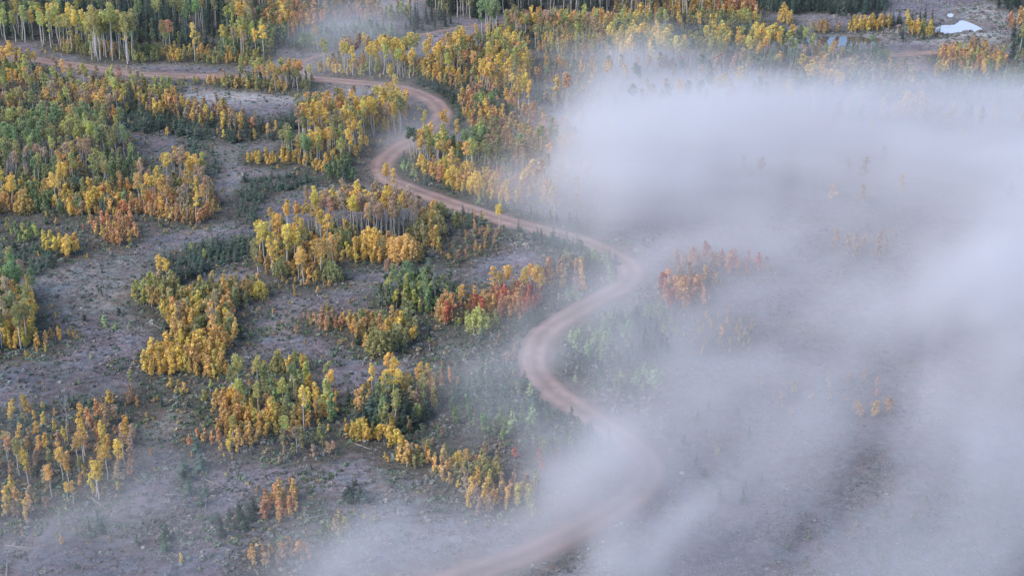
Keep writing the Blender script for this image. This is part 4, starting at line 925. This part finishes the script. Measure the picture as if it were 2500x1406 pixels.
# ------------------------------------------------------------------ setting: ground, roads, ponds
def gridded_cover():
    # litter tint with grove shade painted in, where plants stand close together
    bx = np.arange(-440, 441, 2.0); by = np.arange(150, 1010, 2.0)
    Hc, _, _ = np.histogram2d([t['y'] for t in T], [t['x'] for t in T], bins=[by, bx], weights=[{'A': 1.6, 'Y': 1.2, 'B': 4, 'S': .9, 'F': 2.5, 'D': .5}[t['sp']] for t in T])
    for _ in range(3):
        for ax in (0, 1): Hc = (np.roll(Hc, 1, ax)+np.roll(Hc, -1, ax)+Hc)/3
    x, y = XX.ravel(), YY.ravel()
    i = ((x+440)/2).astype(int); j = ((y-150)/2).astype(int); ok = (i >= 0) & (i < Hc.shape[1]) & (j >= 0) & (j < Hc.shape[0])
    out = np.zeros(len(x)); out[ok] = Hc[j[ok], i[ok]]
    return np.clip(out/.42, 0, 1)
def build_ground():
    V = np.stack([XX, YY, HH], -1).reshape(-1, 3)
    ny, nx = XX.shape
    i = np.arange(ny-1)[:, None]*nx+np.arange(nx-1)[None, :]
    Q = np.stack([i, i+1, i+nx+1, i+nx], -1).reshape(-1, 4)
    x, y = V[:, 0], V[:, 1]
    px, py, _ = project(x, y, 0*x)
    base = np.array([.218, .203, .235])
    c = np.tile(base, (len(V), 1))
    n = fbm2(x/22, y/22, 4, 71)[:, None]; n2 = fbm2(x/60+3, y/60, 3, 75)[:, None]
    c = c*(.62+.78*n)*(.85+.3*n2)
    g_ = sstep(.48, .68, fbm2(x/17+50, y/17, 4, 79))[:, None]*.55; c = c*(1-g_)+np.array([.165, .18, .15])*g_
    g_ = sstep(.52, .7, fbm2(x/24+90, y/20, 4, 83))[:, None]*.5; c = c*(1-g_)+np.array([.29, .255, .22])*g_
    frost = np.array([.46, .45, .455])
    def ell(cx, cy, rx, ry): return np.exp(-(((px-cx)/rx)**2+((py-cy)/ry)**2)**1.3)
    f = ell(560, 232, 200, 26)+.7*ell(2240, 90, 210, 14)+.7*ell(2380, 85, 90, 16)+.8*ell(2400, 30, 90, 22)+.35*ell(560, 440, 60, 70)+.35*ell(470, 560, 80, 20)+.35*ell(240, 700, 130, 60)+.3*ell(960, 20, 90, 22)+.3*ell(700, 800, 60, 50)+.3*ell(1080, 830, 60, 30)
    f = (np.clip(f, 0, 1)*(.45+1.0*fbm2(x/9, y/9, 3, 81)))[:, None]; f = np.clip(f, 0, .9)
    c = c*(1-f)+frost*f
    bare = np.array([.27, .205, .185])
    b = ell(2230, 150, 70, 24)+.5*ell(430, 165, 140, 12)*0+.8*ell(260, 1100, 120, 60)*0
    b = np.clip(b, 0, .8)[:, None]; c = c*(1-b)+bare*b
    v = np.clip(1-RD.reshape(-1)/5.5, 0, 1)[:, None]*.7*(RD.reshape(-1) < 50)[:, None]
    c = c*(1-v)+np.array([.24, .20, .17])*v
    cut = (np.exp(-((RDM.reshape(-1)-2.5)/2.2)**2)*sstep(.4, .6, fbm2(x/15, y/15, 2, 91)))[:, None]*.6
    c = c*(1-cut)+np.array([.16, .145, .10])*cut
    litter_shade = gridded_cover()[:, None]*.8
    c = c*(1-litter_shade)+np.array([.085, .085, .06])*litter_shade  # litter colour kept extra dark to carry the shade under the trees
    soil_mist_tint = (sstep(1080, 1400, py)*sstep(900, 300, px)*.45+sstep(850, 1150, py)*sstep(1350, 1600, px)*.5)[:, None]
    c = c*(1-soil_mist_tint)+np.array([.118, .125, .165])*soil_mist_tint  # darker low ground, with the thin mist's blue light put into its colour
    mud = np.clip(1-PD.reshape(-1)/5, 0, 1)[:, None]*.8
    c = c*(1-mud)+np.array([.17, .165, .15])*mud
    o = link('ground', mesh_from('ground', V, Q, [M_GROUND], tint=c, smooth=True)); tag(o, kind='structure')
build_ground()
def ribbon(R, half, lift, name):
    R = R[::1]; n = len(R); d = np.gradient(R, axis=0); d /= np.linalg.norm(d, axis=1)[:, None]+1e-9
    nn = np.stack([-d[:, 1], d[:, 0]], 1); m = 11; A = np.linspace(-1, 1, m)
    s = np.cumsum(np.r_[0, np.linalg.norm(np.diff(R, axis=0), axis=1)])
    V = []; W = []
    wl_ = half*(.9+.28*fbm2(s/7, s*0, 3, 101)); wr_ = half*(.9+.28*fbm2(s/7, s*0+9, 3, 102))
    for j, a in enumerate(A):
        w = np.where(a < 0, wl_, wr_)*a
        x = R[:, 0]+nn[:, 0]*w; y = R[:, 1]+nn[:, 1]*w
        z = height(x, y)+lift*(1-.0*abs(a))+.10*(1-a*a)
        if abs(a) == 1: z -= lift+.10
        V.append(np.stack([x, y, z], 1)); W.append(np.full(n, (a+1)/2))
    V = np.stack(V, 1).reshape(-1, 3); W = np.stack(W, 1).ravel()
    i = np.arange(n-1)[:, None]*m+np.arange(m-1)[None, :]
    Q = np.stack([i, i+1, i+m+1, i+m], -1).reshape(-1, 4)[:, ::-1]
    o = link(name, mesh_from(name, V, Q, [M_ROAD], across=W, smooth=True)); tag(o, kind='structure')
ribbon(RW[0][0], RW[0][1], .07, 'road')
ribbon(RW[1][0], RW[1][1], .06, 'track')
ribbon(RW[2][0], RW[2][1], .06, 'track')
ribbon(RW[3][0], RW[3][1], .06, 'track')
def pond(P, name, m=M_WATER):
    n = len(P); pr = np.array(catmull(np.vstack([P, P[:1]]), .8))
    pr[:, 0] += 1.6*(fbm2(pr[:, 0]/4, pr[:, 1]/7, 3, 111)-.5); pr[:, 1] += 4*(fbm2(pr[:, 0]/4+7, pr[:, 1]/7, 3, 112)-.5); c = pr.mean(0)
    k = len(pr); rings = [1.06, .7, .35, .02]; V = []
    for r in rings: V.append(np.column_stack([c+(pr-c)*r, np.full(k, PONDZ)]))
    V = np.vstack(V); Q = [(r*k+i, r*k+(i+1) % k, (r+1)*k+(i+1) % k, (r+1)*k+i) for r in range(3) for i in range(k)]
    o = link(name, mesh_from(name, V, np.array(Q), [m])); tag(o, kind='structure')
for P, m in zip(PW, (M_WATERB, M_WATERB, M_WATER)): pond(P, 'pond_water', m)

# ------------------------------------------------------------------ plants
def protos():
    for k, s in SPEC.items():
        s['me'] = []
        for i, ((tv, tq), (cv, cq), h) in enumerate(s['hi']):
            r = np.random.default_rng(i); lv = np.repeat(r.random(len(cq)), 4)
            if k == 'D': lv = lv*0+.5
            a = mesh_from(s['names'][0], tv, tq, [s['mats'][0]], var=np.full(len(tv), .5))
            b = mesh_from(s['names'][1], cv, cq, [s['mats'][1]], var=lv if len(lv) == len(cv) else np.full(len(cv), .5))
            s['me'].append((a, b))
protos()
for i in sorted(individual):
    t = T[i]; s = SPEC[t['sp']]; a, b = s['me'][t['v'] % len(s['me'])]
    nm, cat, _ = KIND[t['sp']]
    root = bpy.data.objects.new(nm, None); col.objects.link(root)
    root.empty_display_size = .5
    root.location = (t['x'], t['y'], t['z']); root.rotation_euler = (t['tl'][0], t['tl'][1], t['rot'])
    k = t['h']/s['unit']; root.scale = (k*t['sx'], k*t['sx'], k)
    tag(root, t['label'], cat, GRP[t['sp']])
    o = link(s['names'][0], a, root); o.color = (1, 1, 1, 1)
    o = link(s['names'][1], b, root); o.color = (*t['tint'], 1)
STUFF = {'A': ('aspen_forest', 'distant and half hidden aspens filling the groves'), 'Y': ('aspen_thicket', 'masses of young aspens and bushes filling the groves'),
         'B': ('bush_thicket', 'masses of rounded bushes between the groves'), 'S': ('sapling_thicket', 'masses of small spruces along the road and field edges'),
         'F': ('conifer_forest', 'dark conifers massed in the forest at the top edge'), 'D': ('deadwood_stand', 'bare grey stems among the groves')}
for k in KIND:
    ids = [i for i in range(len(T)) if T[i]['sp'] == k and i not in individual]
    if not ids: continue
    s = SPEC[k]; Vs, Qs, MI, TI, VA = [], [], [], [], []; off = 0
    for v, ((tv, tq), (cv, cq), h) in enumerate(s['lo']):
        sel = [i for i in ids if T[i]['v'] % len(s['lo']) == v]
        if not sel: continue
        bv = np.vstack([tv, cv]); bq = np.vstack([tq, cq+len(tv)]); nb = len(bv)
        r = np.random.default_rng(v+900); lv = np.repeat(r.random((len(cv)+3)//4), 4)[:len(cv)]
        va = np.r_[np.full(len(tv), .5), lv]; mi = np.r_[np.zeros(len(tq), int), np.ones(len(cq), int)]
        a = np.array([T[i]['rot'] for i in sel]); sx = np.array([T[i]['h']/s['unit']*T[i]['sx'] for i in sel]); sz = np.array([T[i]['h']/s['unit'] for i in sel])
        X = np.array([[T[i]['x'], T[i]['y'], T[i]['z']] for i in sel])
        ca, sa = np.cos(a)*sx, np.sin(a)*sx
        V = np.stack([bv[None, :, 0]*ca[:, None]-bv[None, :, 1]*sa[:, None]+X[:, 0:1], bv[None, :, 0]*sa[:, None]+bv[None, :, 1]*ca[:, None]+X[:, 1:2], bv[None, :, 2]*sz[:, None]+X[:, 2:3]], -1)
        tl = np.array([T[i]['tl'] for i in sel]); hz = bv[None, :, 2]*sz[:, None]; V[..., 0] += hz*tl[:, 1:2]; V[..., 1] += hz*tl[:, 0:1]
        m = len(sel)
        Vs.append(V.reshape(-1, 3)); Qs.append((bq[None]+(np.arange(m)*nb)[:, None, None]+off).reshape(-1, 4)); off += m*nb
        MI.append(np.tile(mi, m)); VA.append(np.tile(va, m)); TI.append(np.repeat(np.array([T[i]['tint'] for i in sel]), nb, 0))
    me = mesh_from(STUFF[k][0], np.vstack(Vs), np.vstack(Qs), [s['mats'][0], s['mats'][2]], mi=np.concatenate(MI), tint=np.vstack(TI), var=np.concatenate(VA))
    o = link(STUFF[k][0], me); tag(o, STUFF[k][1], kind='stuff')
    print('STUFF', k, len(ids), 'quads', len(me.polygons))

# ------------------------------------------------------------------ ground cover: dry grass and sage tufts
def tufts():
    r = np.random.default_rng(77)
    n = 150000
    px = r.uniform(-250, 2750, n); py = r.uniform(-60, 1480, n)**1.0
    x, y = unproj0(px, py)
    n1 = fbm2(x/5, y/5, 3, 121); keep = (gridval(RD, x, y) > .7) & (gridval(PD, x, y) > .8) & (n1 > .36+.12*r.random(n))
    # thin out inside thick mist
    keep &= r.random(n) < np.exp(-.5*fog_tau(px, py))+.12
    x, y, px, py, n1 = x[keep], y[keep], px[keep], py[keep], n1[keep]; n = len(x)
    z = height(x, y); d = project(x, y, z)[2]
    s = r.uniform(.14, .34, n)*(.6+.6*n1)*(d/380)**.6
    big = r.random(n) < .05; s = np.where(big, s*1.9, s)
    K = 4; V = []
    for k in range(K):
        a = r.uniform(0, 6.28, n); ca, sa = np.cos(a), np.sin(a); w = s*r.uniform(.5, 1.0, n); hh = s*r.uniform(.35, .75, n); lx = r.normal(0, .35, n)*s; ly = r.normal(0, .35, n)*s
        ox = r.normal(0, .4, n)*s; oy = r.normal(0, .4, n)*s
        V.append(np.stack([np.stack([x+ox-ca*w, y+oy-sa*w, z-.03], 1), np.stack([x+ox+ca*w, y+oy+sa*w, z-.03], 1),
                           np.stack([x+ox+lx+ca*w*.45, y+oy+ly+sa*w*.45, z+hh], 1), np.stack([x+ox+lx-ca*w*.6, y+oy+ly-sa*w*.6, z+hh*.8], 1)], 1))
    V = np.stack(V, 1).reshape(-1, 3)
    straw = np.array([.34, .30, .27]); sage = np.array([.24, .25, .225]); dark = np.array([.16, .15, .14]); frost = np.array([.38, .375, .375])
    q = r.random(n); c = np.where((q < .5)[:, None], straw, np.where((q < .78)[:, None], sage, np.where((q < .93)[:, None], dark, frost)))
    c = c*r.uniform(.65, 1.25, n)[:, None]
    o = link('dry_grass', mesh_from('dry_grass', V, np.arange(len(V)).reshape(-1, 4), [M_GRASS], tint=np.repeat(c, 4*K, 0), var=np.repeat(r.random(n*K), 4)))
    tag(o, 'tufts of dry frosted grass and sage all over the clearings', kind='stuff')
    # pale rounded shrubs of the pond meadow and roadside
    n = 7000; pr = r.random(n)*2.6
    px = np.where(pr < .62, r.uniform(2020, 2700, n), np.where(pr < 1, r.uniform(1150, 1700, n), r.uniform(-150, 1500, n))); py = np.where(pr < .62, r.uniform(-60, 118, n), np.where(pr < 1, r.uniform(500, 1100, n), r.uniform(160, 1420, n)))
    x, y = unproj0(px, py); m = (gridval(RD, x, y) > 1.2) & (gridval(PD, x, y) > 1.0) & ((pr < .62) | (pr > 1) | (gridval(RDM, x, y) < 13)); m &= fbm2(x/14, y/14, 2, 131) > .42
    x, y = x[m], y[m]; n = len(x); z = height(x, y); K = 42
    s = np.where(pr[m] > 1, r.uniform(.2, .55, n), r.uniform(.45, 1.2, n))
    dd = r.normal(size=(n, K, 3)); dd /= np.linalg.norm(dd, axis=2)[:, :, None]; dd[:, :, 2] = abs(dd[:, :, 2])
    C = np.stack([x, y, z], 1)[:, None, :]+dd*s[:, None, None]*np.array([1, 1, .75])
    v, qd = leaves(C.reshape(-1, 3), .42, r, dd.reshape(-1, 3))
    c = np.where((r.random(n) < .6)[:, None], np.array([.34, .35, .32]), np.where((r.random(n) < .5)[:, None], np.array([.38, .34, .31]), np.array([.26, .31, .25])))*r.uniform(.7, 1.3, n)[:, None]
    o = link('sagebrush', mesh_from('sagebrush', v, qd, [M_GRASS], tint=np.repeat(c, K*4, 0), var=np.repeat(r.random(n*K), 4)))
    tag(o, 'grey green low shrubs around the ponds and along the road', kind='stuff')
def undergrowth():
    r = np.random.default_rng(88); n = 60000
    px = r.uniform(-200, 1500, n); py = r.uniform(120, 1330, n); x, y = unproj0(px, py)
    bx = np.arange(-440, 441, 4.0); by = np.arange(150, 1010, 4.0)
    Hc, _, _ = np.histogram2d([t['y'] for t in T], [t['x'] for t in T], bins=[by, bx])
    for _ in range(2):
        for ax in (0, 1): Hc = (np.roll(Hc, 1, ax)+np.roll(Hc, -1, ax)+Hc)/3
    cov = Hc[np.clip(((y-150)/4).astype(int), 0, Hc.shape[0]-1), np.clip(((x+440)/4).astype(int), 0, Hc.shape[1]-1)]
    m = (gridval(RD, x, y) > .9) & (gridval(PD, x, y) > 1.5) & (cov > .5) & (fbm2(x/9, y/9, 3, 141) > .47) & (r.random(n) < np.clip((cov-.5)*.4, 0, .17))
    x, y = x[m], y[m]; n = len(x); z = height(x, y); K = 26; s = r.uniform(.25, .7, n)
    dd = r.normal(size=(n, K, 3)); dd /= np.linalg.norm(dd, axis=2)[:, :, None]; dd[:, :, 2] = abs(dd[:, :, 2])
    C = np.stack([x, y, z], 1)[:, None, :]+dd*s[:, None, None]*np.array([1, 1, .8])
    v, qd = leaves(C.reshape(-1, 3), .34, r, dd.reshape(-1, 3))
    q = r.random(n)[:, None]; c = np.where(q < .55, np.array([.20, .27, .17]), np.where(q < .8, np.array([.28, .32, .24]), np.array([.40, .34, .20])))*r.uniform(.7, 1.3, n)[:, None]
    o = link('undergrowth', mesh_from('undergrowth', v, qd, [M_GRASS], tint=np.repeat(c, K*4, 0), var=np.repeat(r.random(n*K), 4)))
    tag(o, 'low green brush filling the gaps around the groves', kind='stuff')
tufts()
undergrowth()

# ------------------------------------------------------------------ fallen logs and pale rocks
def logs():
    r = np.random.default_rng(9)
    spots = [(15,1385,'at the bottom left corner',9),(45,1335,'right of the bottom left corner log',5),(1185,1225,'on the slope above the lower mist',9),(1172,1190,'above the other slope log by the lower mist',6),
             (250,587,'below the rusty bush patch',6),(385,800,'left of the gold thicket in the clearing',5),(705,870,'on the clearing right of the gold thicket',5),(560,1008,'on the clearing left of the green grove',5),
             (520,1180,'in the thin mist below the amber hedge',6),(500,1225,'among the tall dim saplings',5),(245,1228,'at the foot of the corner grove aspens',8),(885,1090,'below the gold bushes of the russet grove',5),
             (640,870,'above the lower green grove',5),(730,955,'on the slope inside the lower green grove edge',4),(1005,905,'above the small orange group',7),(1050,850,'beside the small dark spruce',4),
             (430,1210,'beside the dim saplings in low mist',4),(600,1290,'right of the low dark saplings',5),(780,1260,'between orange bushes and lower mist',5),(300,640,'in the middle of the left clearing',4),
             (940,790,'above the centre gold mound',4),(590,665,'in the slash patch below the sapling belt',6),(555,660,'in the slash patch, left part',6),(575,672,'in the slash patch, lower part',6),(540,650,'in the slash patch, upper part',5)]
    for i, (px, py, w, L) in enumerate(spots):
        x, y = at(px, py); x, y = float(x), float(y); z = float(height(x, y))
        n = 6; P = np.zeros((n, 3)); P[:, 0] = np.linspace(-L/2, L/2, n); P[:, 1] = np.cumsum(r.normal(0, .08, n)); P[:, 2] = .16+np.cumsum(r.normal(0, .02, n))
        tv = tube(P, np.linspace(.15, .06, n), 6)
        root = bpy.data.objects.new('fallen_log', None); col.objects.link(root)
        root.location = (x, y, z); root.rotation_euler = (r.normal(0, .03), r.normal(0, .05), r.uniform(-.9, .9)+(1.0 if i % 3 == 0 else 0))
        tag(root, 'pale fallen log %s' % w, 'fallen log', 'fallen logs on the clearings')
        link('trunk', mesh_from('trunk', tv[0], tv[1], [M_DEAD]), root)
        b = [tube([P[k], P[k]+np.array([r.normal(0, .3), r.choice([-1, 1])*r.uniform(.5, 1.1), r.uniform(.2, .6)])], [.05, .02], 4) for k in (2, 3, 4)]
        bv = join(b); link('branches', mesh_from('branches', bv[0], bv[1], [M_DEAD]), root)
    m, n, l = mat('pale_rock')
    b = N(n, 'ShaderNodeBsdfPrincipled'); b.inputs['Roughness'].default_value = .9; o = N(n, 'ShaderNodeOutputMaterial'); nz = N(n, 'ShaderNodeTexNoise'); nz.inputs['Scale'].default_value = 4
    cr = N(n, 'ShaderNodeValToRGB'); cr.color_ramp.elements[0].color = (.35,.34,.33,1); cr.color_ramp.elements[1].color = (.62,.61,.60,1)
    l.new(nz.outputs['Fac'], cr.inputs[0]); l.new(cr.outputs[0], b.inputs['Base Color']); l.new(b.outputs[0], o.inputs[0])
    rocks = [(856,222,.9,'largest beside the road by the upper grove'),(864,224,.6,'smaller one of the pair by the upper grove'),(1052,452,.7,'on the verge right of the hairpin'),(199,753,.45,'in the left clearing'),
             (1665,1156,.6,'beside the road in the lower mist'),(1401,1194,.35,'inside the last bend of the road'),(1517,1278,.4,'lower verge, nearest the last bend'),(1505,1284,.3,'lower verge, just left of the bend rock'),
             (1473,1322,.35,'lower verge, middle'),(1436,1340,.3,'lower verge, left of middle'),(1300,1380,.4,'bottom edge below the road'),(1311,1388,.35,'bottom edge, right one'),(1248,887,.35,'left verge of the lower curve'),
             (1380,842,.35,'inner verge of the lower curve'),(1615,1020,.35,'right verge before the last bend'),(890,1077,.6,'below the gold bushes of the russet grove'),(1010,1038,.35,'right of the russet grove')]
    for i, (px, py, s, w) in enumerate(rocks):
        x, y = at(px, py); x, y = float(x), float(y)
        nu, nv = 8, 6; V = []
        for a in range(nv):
            for c in range(nu):
                th = math.pi*(a+.5)/nv; ph = 2*math.pi*c/nu; k = r.uniform(.78, 1.15)
                V.append((s*k*math.sin(th)*math.cos(ph), s*.8*k*math.sin(th)*math.sin(ph), s*.6*k*math.cos(th)))
        Q = [(a*nu+c, (a+1)*nu+c, (a+1)*nu+(c+1) % nu, a*nu+(c+1) % nu) for a in range(nv-1) for c in range(nu)]+[(0,1,2,3),(0,3,4,7),(4,5,6,7)]+[((nv-1)*nu+q[0], (nv-1)*nu+q[1], (nv-1)*nu+q[2], (nv-1)*nu+q[3]) for q in ((3,2,1,0),(7,4,3,0),(7,6,5,4))]
        o = link('rock', mesh_from('rock', np.array(V), np.array(Q), [m])); o.location = (x, y, float(height(x, y))+s*.2)
        tag(o, 'pale rock %s' % w, 'rock', 'pale rocks on the verges')
logs()

# ------------------------------------------------------------------ morning mist: one cloud layer whose density is worked out on a 3-D grid
def mist():
    X0, X1, Y0, Y1, Z0, Z1 = -215.0, 330.0, 195.0, 790.0, -4.0, 36.0
    nx, ny, nz = 260, 284, 26
    gx = np.linspace(X0, X1, nx); gy = np.linspace(Y0, Y1, ny); gz = np.linspace(Z0, Z1, nz)
    D = np.zeros((nz, ny, nx), np.float32)
    BX, BY = np.meshgrid(gx, gy)
    hh = height(BX, BY)
    edge = sstep(X0, X0+25, BX)*(1-sstep(X1-30, X1, BX))*sstep(Y0, Y0+22, BY)*(1-sstep(Y1-60, Y1, BY))
    wx = 16*(fbm2(BX/40, BY/40, 3, 201)-.5); wy = 16*(fbm2(BX/40+30, BY/40, 3, 202)-.5)
    top = 6+8*fbm2(BX/40, BY/50, 3, 210)
    bpx, bpy_, _ = project(BX, BY, np.full(BX.shape, 8.0)); top = top+10*sstep(1.0, 2.4, fog_tau(bpx, bpy_))
    for k, z in enumerate(gz):
        a = z-hh
        px, py, d = project(BX+wx*(z/22), BY+wy*(z/22), np.full(BX.shape, 6.0))
        tau = fog_tau(px, py)
        sl = np.sin(np.arctan2(CAM_H, BY))                       # slant of the line of sight there
        prof = np.where(a < 0, np.exp(-(a/3)**2), np.exp(-np.maximum(a/top, 0)**2.2))
        ra = fbm3((.5*BX+.87*BY+wx*1.5)/44, (.87*BX-.5*BY+wy*1.5)/17, BX*0+z/12, 4, 220)      # lower ground: wisps drift up the slope
        rb = fbm3((BX+wx*2)/52, (BY+wy*2)/22, BX*0+z/9, 4, 230)                                # farther off: level streaks
        m_ = sstep(330, 430, BY)
        n = ra*(1-m_)+rb*m_
        n = sstep(.30, .70, n)
        n = n*1.6+.2 + (.32-.45*n)*sstep(.4, .9, tau)
        n = n*(.25+.75*sstep(.05, .9, tau)) + (1-sstep(.05, .9, tau))*n*n*.75
        D[k] = tau*sl/(top*.89)*prof*n*edge
    D = np.maximum(D-.0004, 0)
    me = bpy.data.meshes.new('mist'); me.vertices.add(D.size)
    at_ = me.attributes.new('dens', 'FLOAT', 'POINT'); at_.data.foreach_set('value', D.ravel())
    o = link('mist', me); tag(o, 'bank of pale morning mist drifting over the right side and low ground', kind='stuff')
    m, n, l = mat('mist_vapour')
    v = N(n, 'ShaderNodeVolumePrincipled'); v.inputs['Color'].default_value = (.975,.965,.963,1); v.inputs['Density'].default_value = 1.0; v.inputs['Anisotropy'].default_value = .1
    v.inputs['Density Attribute'].default_value = 'density'
    oo = N(n, 'ShaderNodeOutputMaterial'); l.new(v.outputs[0], oo.inputs['Volume'])
    m.cycles.volume_interpolation = 'LINEAR'
    g = bpy.data.node_groups.new('mist_grid', 'GeometryNodeTree')
    g.interface.new_socket('Geometry', in_out='INPUT', socket_type='NodeSocketGeometry'); g.interface.new_socket('Geometry', in_out='OUTPUT', socket_type='NodeSocketGeometry')
    n, l = g.nodes, g.links
    gi, go = n.new('NodeGroupInput'), n.new('NodeGroupOutput')
    vc = n.new('GeometryNodeVolumeCube'); vc.inputs['Min'].default_value = (X0, Y0, Z0); vc.inputs['Max'].default_value = (X1, Y1, Z1)
    vc.inputs['Resolution X'].default_value = nx; vc.inputs['Resolution Y'].default_value = ny; vc.inputs['Resolution Z'].default_value = nz
    vc.inputs['Background'].default_value = 0.0
    pos = n.new('GeometryNodeInputPosition'); sep = n.new('ShaderNodeSeparateXYZ'); l.new(pos.outputs[0], sep.inputs[0])
    def idx(sock, a, b, c):
        m1 = n.new('ShaderNodeMapRange'); m1.inputs['From Min'].default_value = a; m1.inputs['From Max'].default_value = b; m1.inputs['To Max'].default_value = c-1
        l.new(sock, m1.inputs['Value']); r = n.new('ShaderNodeMath'); r.operation = 'ROUND'; l.new(m1.outputs[0], r.inputs[0]); return r.outputs[0]
    def mad(a, k, b):
        r = n.new('ShaderNodeMath'); r.operation = 'MULTIPLY_ADD'; l.new(a, r.inputs[0]); r.inputs[1].default_value = k; l.new(b, r.inputs[2]); return r.outputs[0]
    ix, iy, iz = idx(sep.outputs[0], X0, X1, nx), idx(sep.outputs[1], Y0, Y1, ny), idx(sep.outputs[2], Z0, Z1, nz)
    ind = mad(iz, nx*ny, mad(iy, nx, ix))
    na = n.new('GeometryNodeInputNamedAttribute'); na.data_type = 'FLOAT'; na.inputs['Name'].default_value = 'dens'
    si = n.new('GeometryNodeSampleIndex'); si.data_type = 'FLOAT'; si.domain = 'POINT'
    l.new(gi.outputs[0], si.inputs['Geometry']); l.new(na.outputs[0], si.inputs['Value']); l.new(ind, si.inputs['Index'])
    l.new(si.outputs[0], vc.inputs['Density'])
    sm = n.new('GeometryNodeSetMaterial'); sm.inputs['Material'].default_value = m
    l.new(vc.outputs[0], sm.inputs[0]); l.new(sm.outputs[0], go.inputs[0])
    md = o.modifiers.new('mist', 'NODES'); md.node_group = g
    me.materials.append(m)
mist()

def haze():
    V = np.array([(x, y, z) for z in (-12, 190) for y in (-400, 3200) for x in (-1800, 1800)], float)
    Q = np.array([(0,2,3,1),(4,5,7,6),(0,1,5,4),(2,6,7,3),(0,4,6,2),(1,3,7,5)])
    m, n, l = mat('haze_air'); v = N(n, 'ShaderNodeVolumePrincipled'); v.inputs['Color'].default_value = (.93,.95,1,1); v.inputs['Density'].default_value = .00003
    o = N(n, 'ShaderNodeOutputMaterial'); l.new(v.outputs[0], o.inputs['Volume'])
    tag(link('haze', mesh_from('haze', V, Q, [m])), kind='stuff')
haze()
